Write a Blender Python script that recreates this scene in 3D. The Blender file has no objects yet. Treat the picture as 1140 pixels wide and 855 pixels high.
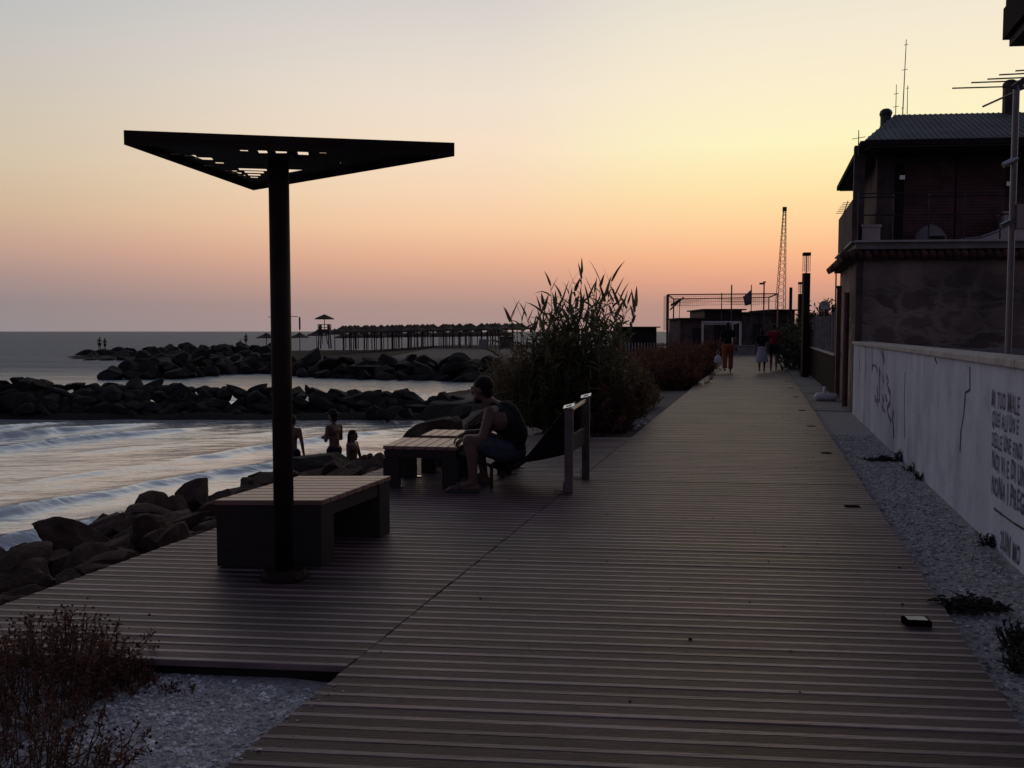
import bpy, bmesh, math, random
import numpy as np
from mathutils import Vector, Matrix, noise as mnoise

random.seed(7); rng = np.random.default_rng(7)
R = math.radians
scene = bpy.context.scene
COL = scene.collection

# ---------------------------------------------------------------- camera
F, CH = 1000.0, 1.45
PITCH = math.atan(58.5 / F)
cam_d = bpy.data.cameras.new('camera'); cam = bpy.data.objects.new('camera', cam_d); COL.objects.link(cam)
cam_d.sensor_width = 36.0; cam_d.lens = 36.0 * F / 1140.0
cam_d.clip_start = 0.05; cam_d.clip_end = 60000
cam.location = (0, 0, CH); cam.rotation_euler = (math.pi / 2 - PITCH, 0, 0)
scene.camera = cam

def ray(u, v):
    a, b = (u - 570.0) / F, -(v - 427.5) / F
    return Vector((a, math.cos(PITCH) + b * math.sin(PITCH), -math.sin(PITCH) + b * math.cos(PITCH)))
def P(u, v, z=0.0):
    r = ray(u, v); k = (z - CH) / r.z
    return Vector((r.x * k, r.y * k, z))
def D(u, v, y):
    r = ray(u, v); k = y / r.y
    return Vector((r.x * k, y, CH + r.z * k))
def H2(x, y): return Vector((x, y))

_vp = ray(848, 369)
WD = Vector((_vp.x, _vp.y, 0)).normalized()          # along the walkway
WN = Vector((WD.y, -WD.x, 0))                          # to its right
BD = Vector((math.cos(R(5.5)), -math.sin(R(5.5)), 0))  # along the deck boards
BN = Vector((-BD.y, BD.x, 0))
UP = Vector((0, 0, 1))

# ---------------------------------------------------------------- materials
def s2l(c):
    c /= 255.0
    return c / 12.92 if c <= 0.04045 else ((c + 0.055) / 1.055) ** 2.4
def rgb(*c): return tuple(s2l(x) for x in c) + (1.0,)

def mat(name, col, rough=0.7, var=0.25, scale=6.0, bump=0.0, bscale=None, metal=0.0, island=0.0, stretch=None, col2=None, spec=0.5):
    m = bpy.data.materials.new(name); m.use_nodes = True
    nt = m.node_tree; N = nt.nodes; L = nt.links
    bs = N['Principled BSDF']; bs.inputs['Roughness'].default_value = rough; bs.inputs['Metallic'].default_value = metal
    bs.inputs['Specular IOR Level'].default_value = spec
    tc = N.new('ShaderNodeTexCoord'); vec = tc.outputs['Object']
    if stretch:
        mp = N.new('ShaderNodeMapping'); mp.inputs['Scale'].default_value = stretch[0]; mp.inputs['Rotation'].default_value = stretch[1]
        L.new(vec, mp.inputs['Vector']); vec = mp.outputs['Vector']
    nz = N.new('ShaderNodeTexNoise'); nz.inputs['Scale'].default_value = scale; nz.inputs['Detail'].default_value = 6
    nz.inputs['Roughness'].default_value = 0.6
    L.new(vec, nz.inputs['Vector'])
    rp = N.new('ShaderNodeValToRGB')
    c2 = col2 or tuple(x * (1 - var) for x in col[:3])
    rp.color_ramp.elements[0].position = 0.3; rp.color_ramp.elements[1].position = 0.7
    rp.color_ramp.elements[0].color = tuple(c2[:3]) + (1,)
    rp.color_ramp.elements[1].color = tuple(min(1, x * (1 + (0 if col2 else var))) for x in col[:3]) + (1,)
    L.new(nz.outputs['Fac'], rp.inputs['Fac'])
    out = rp.outputs['Color']
    if island > 0:
        ge = N.new('ShaderNodeNewGeometry'); mr = N.new('ShaderNodeMapRange')
        mr.inputs['To Min'].default_value = 1 - island; mr.inputs['To Max'].default_value = 1 + island
        L.new(ge.outputs['Random Per Island'], mr.inputs['Value'])
        mx = N.new('ShaderNodeVectorMath'); mx.operation = 'SCALE'
        L.new(out, mx.inputs[0]); L.new(mr.outputs['Result'], mx.inputs['Scale']); out = mx.outputs['Vector']
    L.new(out, bs.inputs['Base Color'])
    if bump > 0:
        nb = N.new('ShaderNodeTexNoise'); nb.inputs['Scale'].default_value = bscale or scale * 4; nb.inputs['Detail'].default_value = 5
        L.new(vec, nb.inputs['Vector'])
        bp = N.new('ShaderNodeBump'); bp.inputs['Strength'].default_value = min(1, bump); bp.inputs['Distance'].default_value = 0.02
        L.new(nb.outputs['Fac'], bp.inputs['Height']); L.new(bp.outputs['Normal'], bs.inputs['Normal'])
    return m

ang_b = math.atan2(BD.y, BD.x)
M = {}
M['deck'] = mat('deck_wood', (0.255, 0.185, 0.19), 0.44, 0.35, 3.0, 0.25, 14, island=0.38, stretch=((0.25, 6, 3), (0, 0, -ang_b)), spec=0.5)
M['grit'] = mat('deck_antislip', (0.052, 0.029, 0.038), 0.54, 0.4, 3.0, 0.4, 40, island=0.40, stretch=((0.3, 5, 3), (0, 0, -ang_b)), spec=0.42)
M['joist'] = mat('deck_joist', (0.02, 0.016, 0.014), 0.9)
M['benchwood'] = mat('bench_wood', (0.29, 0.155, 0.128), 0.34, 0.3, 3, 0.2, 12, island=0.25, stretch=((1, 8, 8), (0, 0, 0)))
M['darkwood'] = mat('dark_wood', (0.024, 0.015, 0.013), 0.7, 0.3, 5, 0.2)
M['postwood'] = mat('post_wood', (0.14, 0.105, 0.095), 0.55, 0.3, 6, 0.2)
M['corten'] = mat('rusty_steel', (0.022, 0.012, 0.010), 0.7, 0.5, 7, 0.15, 30, spec=0.2)
M['steel'] = mat('dark_steel', (0.05, 0.048, 0.05), 0.4, 0.2, 6, metal=0.6)
M['galv'] = mat('galvanised_steel', (0.6, 0.6, 0.6), 0.2, 0.15, 8, metal=0.9)
M['fabric'] = mat('sling_fabric', (0.012, 0.012, 0.014), 0.85, 0.3, 40, 0.3, spec=0.12)
M['skin'] = mat('skin', (0.135, 0.068, 0.052), 0.55, 0.08, 10)
M['hair'] = mat('hair', (0.012, 0.009, 0.008), 0.6, 0.3, 60, 0.5, 120, spec=0.12)
M['black_cloth'] = mat('black_cloth', (0.014, 0.014, 0.017), 0.85, 0.3, 20, 0.9, 14, spec=0.12)
M['blue_cloth'] = mat('blue_grey_cloth', (0.062, 0.072, 0.092), 0.85, 0.3, 15, 0.9, 16, spec=0.12)
M['dark_cloth'] = mat('dark_swimwear', (0.02, 0.02, 0.03), 0.8, spec=0.12)
M['orange_cloth'] = mat('orange_cloth', (0.30, 0.085, 0.028), 0.85, 0.2, 10)
M['pale_cloth'] = mat('pale_cloth', (0.40, 0.40, 0.44), 0.85, 0.15, 10)
M['red_cloth'] = mat('red_cloth', (0.22, 0.012, 0.018), 0.85, 0.2, 10)
M['rubber'] = mat('sandal_rubber', (0.05, 0.05, 0.055), 0.7)
M['plastic_white'] = mat('white_plastic', (0.75, 0.75, 0.76), 0.5, 0.08, 10)
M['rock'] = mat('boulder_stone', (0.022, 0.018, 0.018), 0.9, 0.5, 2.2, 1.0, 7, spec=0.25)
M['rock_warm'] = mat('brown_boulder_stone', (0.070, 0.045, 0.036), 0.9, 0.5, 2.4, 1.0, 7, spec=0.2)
M['stones'] = mat('gravel_stone', (0.62, 0.61, 0.62), 0.9, 0.4, 9, 0.4, 60, island=0.45)
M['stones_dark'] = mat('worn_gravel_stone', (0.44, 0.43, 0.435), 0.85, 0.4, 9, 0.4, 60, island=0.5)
M['thatch'] = mat('thatch', (0.06, 0.043, 0.03), 0.95, 0.4, 8, 0.8, 30)
M['timber'] = mat('beach_timber', (0.06, 0.05, 0.045), 0.8, 0.3, 6)
M['cane'] = mat('cane_stem', (0.13, 0.12, 0.05), 0.7, 0.3, 10)
M['caneleaf'] = mat('cane_leaf', (0.10, 0.10, 0.052), 0.6, 0.3, 3, island=0.5)
M['dryleaf'] = mat('dry_leaf', (0.19, 0.13, 0.08), 0.8, 0.4, 3, island=0.5)
M['greenscrub'] = mat('scrub_leaf', (0.17, 0.125, 0.075), 0.8, 0.4, 3, island=0.5)
M['redscrub'] = mat('red_scrub_leaf', (0.15, 0.068, 0.045), 0.85, 0.4, 3, island=0.5)
M['twig'] = mat('twig', (0.05, 0.034, 0.026), 0.85)
M['hedgeleaf'] = mat('hedge_leaf', (0.04, 0.048, 0.028), 0.7, 0.4, 3, island=0.5)
M['weed'] = mat('weed_leaf', (0.035, 0.042, 0.03), 0.8, 0.3, 5, island=0.5)
M['seaweed'] = mat('dry_seaweed', (0.022, 0.02, 0.016), 0.8, 0.4, 15, 0.4)
M['coping'] = mat('coping_stone', (0.40, 0.38, 0.37), 0.75, 0.25, 4, 0.4, 25)
M['concrete'] = mat('concrete', (0.24, 0.225, 0.22), 0.85, 0.25, 3, 0.5, 30)
M['roofmetal'] = mat('roof_sheet', (0.13, 0.135, 0.15), 0.75, 0.2, 2, metal=0.2)
M['tile'] = mat('clay_tile', (0.085, 0.036, 0.028), 0.9, 0.4, 6, island=0.3)
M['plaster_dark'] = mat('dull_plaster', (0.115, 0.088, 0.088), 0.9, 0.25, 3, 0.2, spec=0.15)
M['eave'] = mat('eave_paint', (0.03, 0.024, 0.024), 0.95, 0.3, 5, spec=0.05)
M['hole'] = mat('dark_recess', (0.006, 0.006, 0.007), 0.95, 0.1, 5, spec=0.0)
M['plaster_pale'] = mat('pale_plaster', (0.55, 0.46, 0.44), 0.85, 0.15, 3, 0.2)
M['shutter'] = mat('red_brown_shutter', (0.125, 0.05, 0.05), 0.6, 0.2, 4)
M['pipe'] = mat('grey_pipe', (0.22, 0.21, 0.22), 0.5, 0.15, 5, metal=0.3)
M['fencewood'] = mat('whitewashed_slat', (0.33, 0.30, 0.29), 0.8, 0.3, 6, island=0.3)
M['paint_ink'] = mat('spray_paint', (0.17, 0.185, 0.25), 0.85, 0.3, 28, col2=(0.03, 0.035, 0.062))
M['paint_fade'] = mat('faded_spray_paint', (0.10, 0.11, 0.19), 0.7, 0.4, 12)
M['crack'] = mat('crack_dirt', (0.05, 0.05, 0.055), 0.9)
M['goalpaint'] = mat('white_tube', (0.55, 0.52, 0.52), 0.5, 0.1, 4)
M['net'] = mat('netting', (0.10, 0.055, 0.055), 0.9)
M['crane_hazed'] = mat('hazed_crane_paint', (0.42, 0.18, 0.11), 0.6)  # reddish crane colour, lightened to put distance haze into the paint
M['cloth_flag'] = mat('flag_cloth', (0.20, 0.16, 0.17), 0.85)
M['glass'] = mat('lamp_glass', (0.75, 0.75, 0.75), 0.1)
_b = M['glass'].node_tree.nodes['Principled BSDF']; _b.inputs['Transmission Weight'].default_value = 1.0; _b.inputs['IOR'].default_value = 1.05

# white wall with runs of dirt
def wall_material():
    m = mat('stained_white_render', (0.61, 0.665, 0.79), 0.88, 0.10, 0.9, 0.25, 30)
    nt = m.node_tree; N = nt.nodes; L = nt.links; bs = N['Principled BSDF']
    src = bs.inputs['Base Color'].links[0].from_socket
    tc = N.new('ShaderNodeTexCoord'); mp = N.new('ShaderNodeMapping'); mp.inputs['Scale'].default_value = (1.4, 1.4, 0.25)
    nz = N.new('ShaderNodeTexNoise'); nz.inputs['Scale'].default_value = 1.6; nz.inputs['Detail'].default_value = 7
    L.new(tc.outputs['Object'], mp.inputs['Vector']); L.new(mp.outputs['Vector'], nz.inputs['Vector'])
    rp = N.new('ShaderNodeValToRGB'); rp.color_ramp.elements[0].position = 0.36; rp.color_ramp.elements[1].position = 0.6
    rp.color_ramp.elements[0].color = (0.5, 0.48, 0.45, 1); rp.color_ramp.elements[1].color = (1, 1, 1, 1)
    L.new(nz.outputs['Fac'], rp.inputs['Fac'])
    mx = N.new('ShaderNodeMix'); mx.data_type = 'RGBA'; mx.blend_type = 'MULTIPLY'; mx.inputs['Factor'].default_value = 0.42
    L.new(src, mx.inputs['A']); L.new(rp.outputs['Color'], mx.inputs['B']); L.new(mx.outputs['Result'], bs.inputs['Base Color'])
    return m
M['wall'] = wall_material()

def rubble_material():
    m = bpy.data.materials.new('rubble_stone'); m.use_nodes = True
    nt = m.node_tree; N = nt.nodes; L = nt.links; bs = N['Principled BSDF']; bs.inputs['Roughness'].default_value = 0.9
    tc = N.new('ShaderNodeTexCoord'); mp = N.new('ShaderNodeMapping'); mp.inputs['Scale'].default_value = (2.2, 2.2, 3.4)
    L.new(tc.outputs['Object'], mp.inputs['Vector'])
    nz = N.new('ShaderNodeTexNoise'); nz.inputs['Scale'].default_value = 1.5; nz.inputs['Detail'].default_value = 4
    L.new(mp.outputs['Vector'], nz.inputs['Vector'])
    ad = N.new('ShaderNodeMix'); ad.data_type = 'RGBA'; ad.inputs['Factor'].default_value = 0.5
    L.new(mp.outputs['Vector'], ad.inputs['A']); L.new(nz.outputs['Color'], ad.inputs['B'])
    v1 = N.new('ShaderNodeTexVoronoi'); v1.feature = 'DISTANCE_TO_EDGE'; v1.inputs['Scale'].default_value = 1.5
    v2 = N.new('ShaderNodeTexVoronoi'); v2.inputs['Scale'].default_value = 1.5
    L.new(ad.outputs['Result'], v1.inputs['Vector']); L.new(ad.outputs['Result'], v2.inputs['Vector'])
    bw = N.new('ShaderNodeSeparateColor'); L.new(v2.outputs['Color'], bw.inputs['Color'])
    rp = N.new('ShaderNodeValToRGB')
    rp.color_ramp.elements[0].color = (0.12, 0.09, 0.075, 1); rp.color_ramp.elements[1].color = (0.36, 0.27, 0.225, 1)
    L.new(bw.outputs['Red'], rp.inputs['Fac'])
    gr = N.new('ShaderNodeMapRange'); gr.inputs['From Max'].default_value = 0.16
    L.new(v1.outputs['Distance'], gr.inputs['Value'])
    mx = N.new('ShaderNodeMix'); mx.data_type = 'RGBA'; mx.inputs['A'].default_value = (0.30, 0.25, 0.215, 1)
    L.new(gr.outputs['Result'], mx.inputs['Factor']); L.new(rp.outputs['Color'], mx.inputs['B'])
    n3 = N.new('ShaderNodeTexNoise'); n3.inputs['Scale'].default_value = 0.7; n3.inputs['Detail'].default_value = 8; L.new(tc.outputs['Object'], n3.inputs['Vector'])
    r3 = N.new('ShaderNodeMapRange'); r3.inputs['From Min'].default_value = 0.35; r3.inputs['From Max'].default_value = 0.65; r3.inputs['To Min'].default_value = 0.45; r3.inputs['To Max'].default_value = 1.15
    L.new(n3.outputs['Fac'], r3.inputs['Value'])
    sc = N.new('ShaderNodeVectorMath'); sc.operation = 'SCALE'; L.new(mx.outputs['Result'], sc.inputs[0]); L.new(r3.outputs['Result'], sc.inputs['Scale'])
    L.new(sc.outputs['Vector'], bs.inputs['Base Color'])
    bp = N.new('ShaderNodeBump'); bp.inputs['Strength'].default_value = 0.6; bp.inputs['Distance'].default_value = 0.04
    L.new(gr.outputs['Result'], bp.inputs['Height']); L.new(bp.outputs['Normal'], bs.inputs['Normal'])
    return m
M['rubble'] = rubble_material()
def weather(m, scale, lo, p0=0.38, p1=0.58, seed=0.0, st=(1, 1, 1)):           # blotches of dirt and wear over a material
    nt = m.node_tree; N = nt.nodes; L = nt.links; bs = N['Principled BSDF']; src = bs.inputs['Base Color'].links[0].from_socket
    tc = N.new('ShaderNodeTexCoord'); mp = N.new('ShaderNodeMapping'); mp.inputs['Location'].default_value = (seed, seed * 2, 0); mp.inputs['Scale'].default_value = st
    nz = N.new('ShaderNodeTexNoise'); nz.inputs['Scale'].default_value = scale; nz.inputs['Detail'].default_value = 9; nz.inputs['Roughness'].default_value = 0.65
    L.new(tc.outputs['Object'], mp.inputs['Vector']); L.new(mp.outputs['Vector'], nz.inputs['Vector'])
    mr = N.new('ShaderNodeMapRange'); mr.inputs['From Min'].default_value = p0; mr.inputs['From Max'].default_value = p1; mr.inputs['To Min'].default_value = lo; mr.inputs['To Max'].default_value = 1.0
    L.new(nz.outputs['Fac'], mr.inputs['Value'])
    sc = N.new('ShaderNodeVectorMath'); sc.operation = 'SCALE'; L.new(src, sc.inputs[0]); L.new(mr.outputs['Result'], sc.inputs['Scale']); L.new(sc.outputs['Vector'], bs.inputs['Base Color'])
def leafy(m, f=0.4):                                   # thin leaves let light through
    nt = m.node_tree; N = nt.nodes; L = nt.links; bs = N['Principled BSDF']; tr = N.new('ShaderNodeBsdfTranslucent'); ms = N.new('ShaderNodeMixShader'); ms.inputs[0].default_value = f
    L.new(bs.inputs['Base Color'].links[0].from_socket, tr.inputs['Color']); L.new(bs.outputs[0], ms.inputs[1]); L.new(tr.outputs[0], ms.inputs[2]); L.new(ms.outputs[0], N['Material Output'].inputs['Surface'])
for k_ in ('caneleaf', 'dryleaf', 'greenscrub', 'redscrub', 'hedgeleaf'): leafy(M[k_])
for k_ in ('deck', 'grit'): M[k_].node_tree.nodes['Principled BSDF'].inputs['Specular Tint'].default_value = (1.0, 0.80, 0.78, 1)
weather(M['deck'], 0.9, 0.62); weather(M['grit'], 0.9, 0.62); weather(M['deck'], 7.0, 0.75, 0.3, 0.5, 3.0); weather(M['grit'], 7.0, 0.75, 0.3, 0.5, 3.0)
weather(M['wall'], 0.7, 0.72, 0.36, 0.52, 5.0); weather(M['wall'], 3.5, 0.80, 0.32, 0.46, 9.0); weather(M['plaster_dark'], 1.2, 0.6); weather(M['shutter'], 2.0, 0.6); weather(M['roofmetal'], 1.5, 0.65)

# ---------------------------------------------------------------- mesh builder
class MB:
    def __init__(s): s.v = []; s.f = []; s.m = []
    def add(s, vs, fs, mi=0):
        o = len(s.v); s.v += [tuple(v) for v in vs]
        for f in fs: s.f.append(tuple(i + o for i in f)); s.m.append(mi)
    def box(s, c, sz, ex=None, ey=None, mi=0, ez=None):
        c = Vector(c); ex = Vector(ex or (1, 0, 0)); ey = Vector(ey or (0, 1, 0)); ez = Vector(ez or (0, 0, 1))
        a, b, d = sz[0] / 2, sz[1] / 2, sz[2] / 2
        vs = [c + ex * (i * a) + ey * (j * b) + ez * (k * d) for k in (-1, 1) for j in (-1, 1) for i in (-1, 1)]
        s.add(vs, [(0, 2, 3, 1), (4, 5, 7, 6), (0, 1, 5, 4), (2, 6, 7, 3), (0, 4, 6, 2), (1, 3, 7, 5)], mi)
    def prism(s, pts, z0, z1, mi=0):
        n = len(pts)
        vs = [(p[0], p[1], z0) for p in pts] + [(p[0], p[1], z1) for p in pts]
        fs = [tuple(range(n - 1, -1, -1)), tuple(range(n, 2 * n))] + [(i, (i + 1) % n, n + (i + 1) % n, n + i) for i in range(n)]
        s.add(vs, fs, mi)
    def tube(s, pts, rs, seg=8, mi=0, cap=True):
        pts = [Vector(p) for p in pts]; n = len(pts)
        if not hasattr(rs, '__len__'): rs = [rs] * n
        o = len(s.v); t0 = None
        for i, p in enumerate(pts):
            t = (pts[min(i + 1, n - 1)] - pts[max(i - 1, 0)]).normalized()
            if t0 is None:
                a = t.orthogonal().normalized()
            else:
                a = (a - t * a.dot(t)); a = a.normalized() if a.length > 1e-6 else t.orthogonal().normalized()
            b = t.cross(a); t0 = t
            for k in range(seg):
                an = 2 * math.pi * k / seg
                s.v.append(tuple(p + (a * math.cos(an) + b * math.sin(an)) * rs[i]))
        for i in range(n - 1):
            for k in range(seg):
                k2 = (k + 1) % seg
                s.f.append((o + i * seg + k, o + i * seg + k2, o + (i + 1) * seg + k2, o + (i + 1) * seg + k)); s.m.append(mi)
        if cap:
            s.f.append(tuple(o + k for k in range(seg - 1, -1, -1))); s.m.append(mi)
            s.f.append(tuple(o + (n - 1) * seg + k for k in range(seg))); s.m.append(mi)
    def bar(s, p0, p1, w, h=None, mi=0, up=UP):
        p0, p1 = Vector(p0), Vector(p1); h = h or w; d = p1 - p0
        ez = d.normalized(); ex = ez.cross(Vector(up)); ex = ex.normalized() if ex.length > 1e-4 else Vector((1, 0, 0)); ey = ex.cross(ez)
        s.box((p0 + p1) / 2, (w, h, d.length), ex, ey, mi, ez)
    def ell(s, c, r, seg=12, rings=8, mi=0, mtx=None):
        c = Vector(c); r = (r, r, r) if not hasattr(r, '__len__') else r
        vs = []; fs = []
        for i in range(1, rings):
            th = math.pi * i / rings
            for k in range(seg):
                ph = 2 * math.pi * k / seg
                p = Vector((r[0] * math.sin(th) * math.cos(ph), r[1] * math.sin(th) * math.sin(ph), r[2] * math.cos(th)))
                vs.append(c + (mtx @ p if mtx else p))
        p = Vector((0, 0, r[2])); vs.append(c + (mtx @ p if mtx else p)); vs.append(c - (mtx @ p if mtx else p))
        T = len(vs) - 2; B = T + 1
        for i in range(rings - 2):
            for k in range(seg):
                k2 = (k + 1) % seg
                fs.append((i * seg + k, (i + 1) * seg + k, (i + 1) * seg + k2, i * seg + k2))
        for k in range(seg):
            k2 = (k + 1) % seg
            fs.append((T, k, k2)); fs.append((B, (rings - 2) * seg + k2, (rings - 2) * seg + k))
        s.add(vs, fs, mi)
    def caps(s, p0, r0, p1, r1, seg=12, mi=0):      # tapered limb with round ends
        s.tube([p0, p1], [r0, r1], seg, mi); s.ell(p0, r0, seg, 8, mi); s.ell(p1, r1, seg, 8, mi)
    def mesh(s, name, mats, smooth=False):
        me = bpy.data.meshes.new(name); me.from_pydata(s.v, [], s.f)
        for m_ in (mats if isinstance(mats, (list, tuple)) else [mats]): me.materials.append(m_)
        if any(s.m): me.polygons.foreach_set('material_index', s.m)
        if smooth: me.polygons.foreach_set('use_smooth', [True] * len(s.f))
        me.update(); return me
    def build(s, name, mats, parent=None, smooth=False):
        return link(bpy.data.objects.new(name, s.mesh(name, mats, smooth)), parent)

def link(o, parent=None):
    COL.objects.link(o)
    if parent is not None:
        o.parent = parent
        o.matrix_parent_inverse = Matrix.Translation(-Vector(parent.location)) if False else Matrix()
    return o
def tag(o, label=None, cat=None, group=None, kind=None):
    if label: o['label'] = label
    if cat: o['category'] = cat
    if group: o['group'] = group
    if kind: o['kind'] = kind
    return o
def thing(name, label, cat, group=None, loc=(0, 0, 0), rz=0.0):
    o = bpy.data.objects.new(name, None); COL.objects.link(o); o.empty_display_size = 0.1
    o.location = loc; o.rotation_euler = (0, 0, rz)
    return tag(o, label, cat, group)
def dup(o, loc=None, rz=None, label=None, scale=None):
    c = o.copy(); COL.objects.link(c)
    if loc is not None: c.location = loc
    if rz is not None: c.rotation_euler = (0, 0, rz)
    if scale is not None: c.scale = scale
    if label: c['label'] = label
    for ch in KIDS.get(o.name, []):
        d = ch.copy(); COL.objects.link(d); d.parent = c
    return c
KIDS = {}
def part(mb, name, mats, parent, smooth=False):
    o = mb.build(name, mats, parent, smooth); KIDS.setdefault(parent.name, []).append(o); return o
def autosmooth(o):
    o.data.polygons.foreach_set('use_smooth', [True] * len(o.data.polygons)); return o

def bevel(o, w, seg=2):
    b = o.modifiers.new('bevel', 'BEVEL'); b.width = w; b.segments = seg; b.limit_method = 'ANGLE'; return o

# ---------------------------------------------------------------- sky and light
SUN_AZ = math.atan((985 - 570) / F)       # to the right of the camera's axis, behind the house
def make_world():
    w = bpy.data.worlds.new('World'); scene.world = w; w.use_nodes = True
    nt = w.node_tree; N = nt.nodes; L = nt.links; N.clear()
    out = N.new('ShaderNodeOutputWorld'); bg = N.new('ShaderNodeBackground'); L.new(bg.outputs[0], out.inputs[0])
    tc = N.new('ShaderNodeTexCoord'); sp = N.new('ShaderNodeSeparateXYZ'); L.new(tc.outputs['Generated'], sp.inputs[0])
    def math_(op, a, b=None):
        n = N.new('ShaderNodeMath'); n.operation = op
        for i, x in enumerate((a, b)):
            if x is None: continue
            if isinstance(x, (int, float)): n.inputs[i].default_value = x
            else: L.new(x, n.inputs[i])
        return n.outputs[0]
    x, y, z = sp.outputs
    sx, sy = math.sin(SUN_AZ), math.cos(SUN_AZ)
    dot = math_('ADD', math_('MULTIPLY', x, sx), math_('MULTIPLY', y, sy))
    hl = math_('SQRT', math_('ADD', math_('MULTIPLY', x, x), math_('ADD', math_('MULTIPLY', y, y), 1e-6)))
    ca = math_('DIVIDE', dot, hl)
    def rmp(stops):
        n = N.new('ShaderNodeValToRGB'); cr = n.color_ramp; cr.interpolation = 'B_SPLINE' if False else 'LINEAR'
        while len(cr.elements) < len(stops): cr.elements.new(0.5)
        for e, (el, c) in zip(cr.elements, stops):
            e.position = max(0.0, math.sin(R(el))); e.color = rgb(*c)
        L.new(z, n.inputs['Fac']); return n.outputs['Color']
    hi = [(27, (196, 196, 198)), (36, (140, 145, 157)), (50, (92, 95, 111)), (70, (68, 70, 86)), (90, (59, 61, 78))]
    glow = rmp([(0, (180, 144, 136)), (1.6, (190, 147, 134)), (3.0, (224, 162, 136)), (4.6, (248, 184, 142)), (6.5, (255, 210, 158)), (8.5, (255, 229, 172)), (11.3, (254, 246, 197)),
               (14.5, (253, 240, 208)), (17.5, (246, 235, 212)), (20, (236, 229, 213))] + hi)
    sun = rmp([(0, (170, 146, 143)), (1.6, (180, 148, 140)), (3.0, (206, 160, 142)), (4.6, (233, 178, 147)), (6.5, (249, 203, 164)), (8.5, (251, 216, 181)), (11.3, (250, 226, 200)),
               (14.5, (242, 227, 210)), (17.5, (230, 220, 209)), (20, (217, 211, 206))] + hi)
    lef = rmp([(0, (147, 138, 141)), (1.7, (149, 137, 138)), (3.2, (171, 146, 141)), (4.8, (195, 161, 146)), (6.8, (208, 181, 154)), (9.6, (211, 196, 171)), (12.5, (206, 196, 181)),
               (16, (196, 194, 190)), (20, (180, 187, 193)), (27, (160, 168, 178)), (36, (124, 131, 146)), (50, (88, 93, 109)), (70, (67, 70, 86)), (90, (59, 61, 78))])
    back = rmp([(0, (84, 79, 97)), (6, (106, 93, 106)), (14, (98, 96, 116)), (30, (77, 81, 103)), (60, (62, 66, 85)), (90, (59, 61, 78))])
    def mrange(v, a, b):
        n = N.new('ShaderNodeMapRange'); n.interpolation_type = 'SMOOTHSTEP'
        n.inputs['From Min'].default_value = a; n.inputs['From Max'].default_value = b; L.new(v, n.inputs['Value']); return n.outputs['Result']
    def mix(f, a, b):
        n = N.new('ShaderNodeMix'); n.data_type = 'RGBA'
        if isinstance(f, float): n.inputs['Factor'].default_value = f
        else: L.new(f, n.inputs['Factor'])
        L.new(a, n.inputs['A']); L.new(b, n.inputs['B']); return n.outputs['Result']
    c1 = mix(mrange(ca, 0.91, 1.0), mix(mrange(ca, 0.54, 0.95), lef, sun), glow)
    c2 = mix(mrange(ca, -0.35, 0.62), back, c1)
    sky = N.new('ShaderNodeTexSky'); sky.sky_type = 'NISHITA'; sky.sun_disc = False
    sky.sun_elevation = R(1.0); sky.sun_rotation = SUN_AZ; sky.dust_density = 3.0
    nis = N.new('ShaderNodeBackground'); nis.inputs['Strength'].default_value = 0.004
    L.new(sky.outputs['Color'], nis.inputs['Color'])
    L.new(c2, bg.inputs['Color']); bg.inputs['Strength'].default_value = 0.97
    ad = N.new('ShaderNodeAddShader'); L.new(bg.outputs[0], ad.inputs[0]); L.new(nis.outputs[0], ad.inputs[1])
    L.new(ad.outputs[0], out.inputs[0])
make_world()
sl = bpy.data.lights.new('sun', 'SUN'); sl.energy = 0.12; sl.angle = R(12); sl.color = (1, 0.72, 0.5)
so = bpy.data.objects.new('sun', sl); COL.objects.link(so)
so.rotation_euler = Vector((-math.sin(SUN_AZ) * math.cos(R(3)), -math.cos(SUN_AZ) * math.cos(R(3)), -math.sin(R(3)))).to_track_quat('-Z', 'Y').to_euler()
vs_ = scene.view_settings; vs_.view_transform = 'Standard'; vs_.look = 'None'; vs_.exposure = 0; vs_.gamma = 1; vs_.use_curve_mapping = False

# ---------------------------------------------------------------- terrain and sea
E_L, E_R, E_PL = P(398, 734), P(1065, 698), P(242, 587)
SEA = -1.6
def S(u, v): p = P(u, v, SEA); return (p.x, p.y)
coast = [(-9.5, -40), (-7.2, -4), (-6.2, 3), (-5.6, 7), (-4.9, 11), (-4.1, 14.5), (-3.7, 18), (-3.3, 22), (-3.0, 25.5), (-2.3, 28.2), (-3.2, 30.6),
         (-26, 31.2), (-26, 36.0), (-4.5, 36.2), (-1.9, 40), (-0.9, 46), (-1.3, 52), S(540, 425), S(400, 422), S(340, 420), S(300, 415.5), S(250, 416.5), S(200, 421.5), S(130, 421), S(112, 418),
         S(150, 411), S(172, 403.5), S(150, 402), S(84, 400.5), (-55, 108), (-44, 124), (-20, 130), (10, 138), (40, 165), (80, 260), (150, 500), (500, 2500), (6000, 4000), (6000, -2000), (-9.5, -2000)]
CP = np.array(coast)
def sdist(X, Y):
    shp = X.shape; X = X.ravel(); Y = Y.ravel()
    dmin = np.full(X.shape, 1e9); inside = np.zeros(X.shape, bool)
    n = len(CP)
    for i in range(n):
        x0, y0 = CP[i]; x1, y1 = CP[(i + 1) % n]
        dx, dy = x1 - x0, y1 - y0
        t = np.clip(((X - x0) * dx + (Y - y0) * dy) / (dx * dx + dy * dy), 0, 1)
        dmin = np.minimum(dmin, np.hypot(X - x0 - t * dx, Y - y0 - t * dy))
        c = ((y0 > Y) != (y1 > Y))
        if dy != 0: inside ^= c & (X < dx * (Y - y0) / dy + x0)
    return np.where(inside, dmin, -dmin).reshape(shp)
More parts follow.
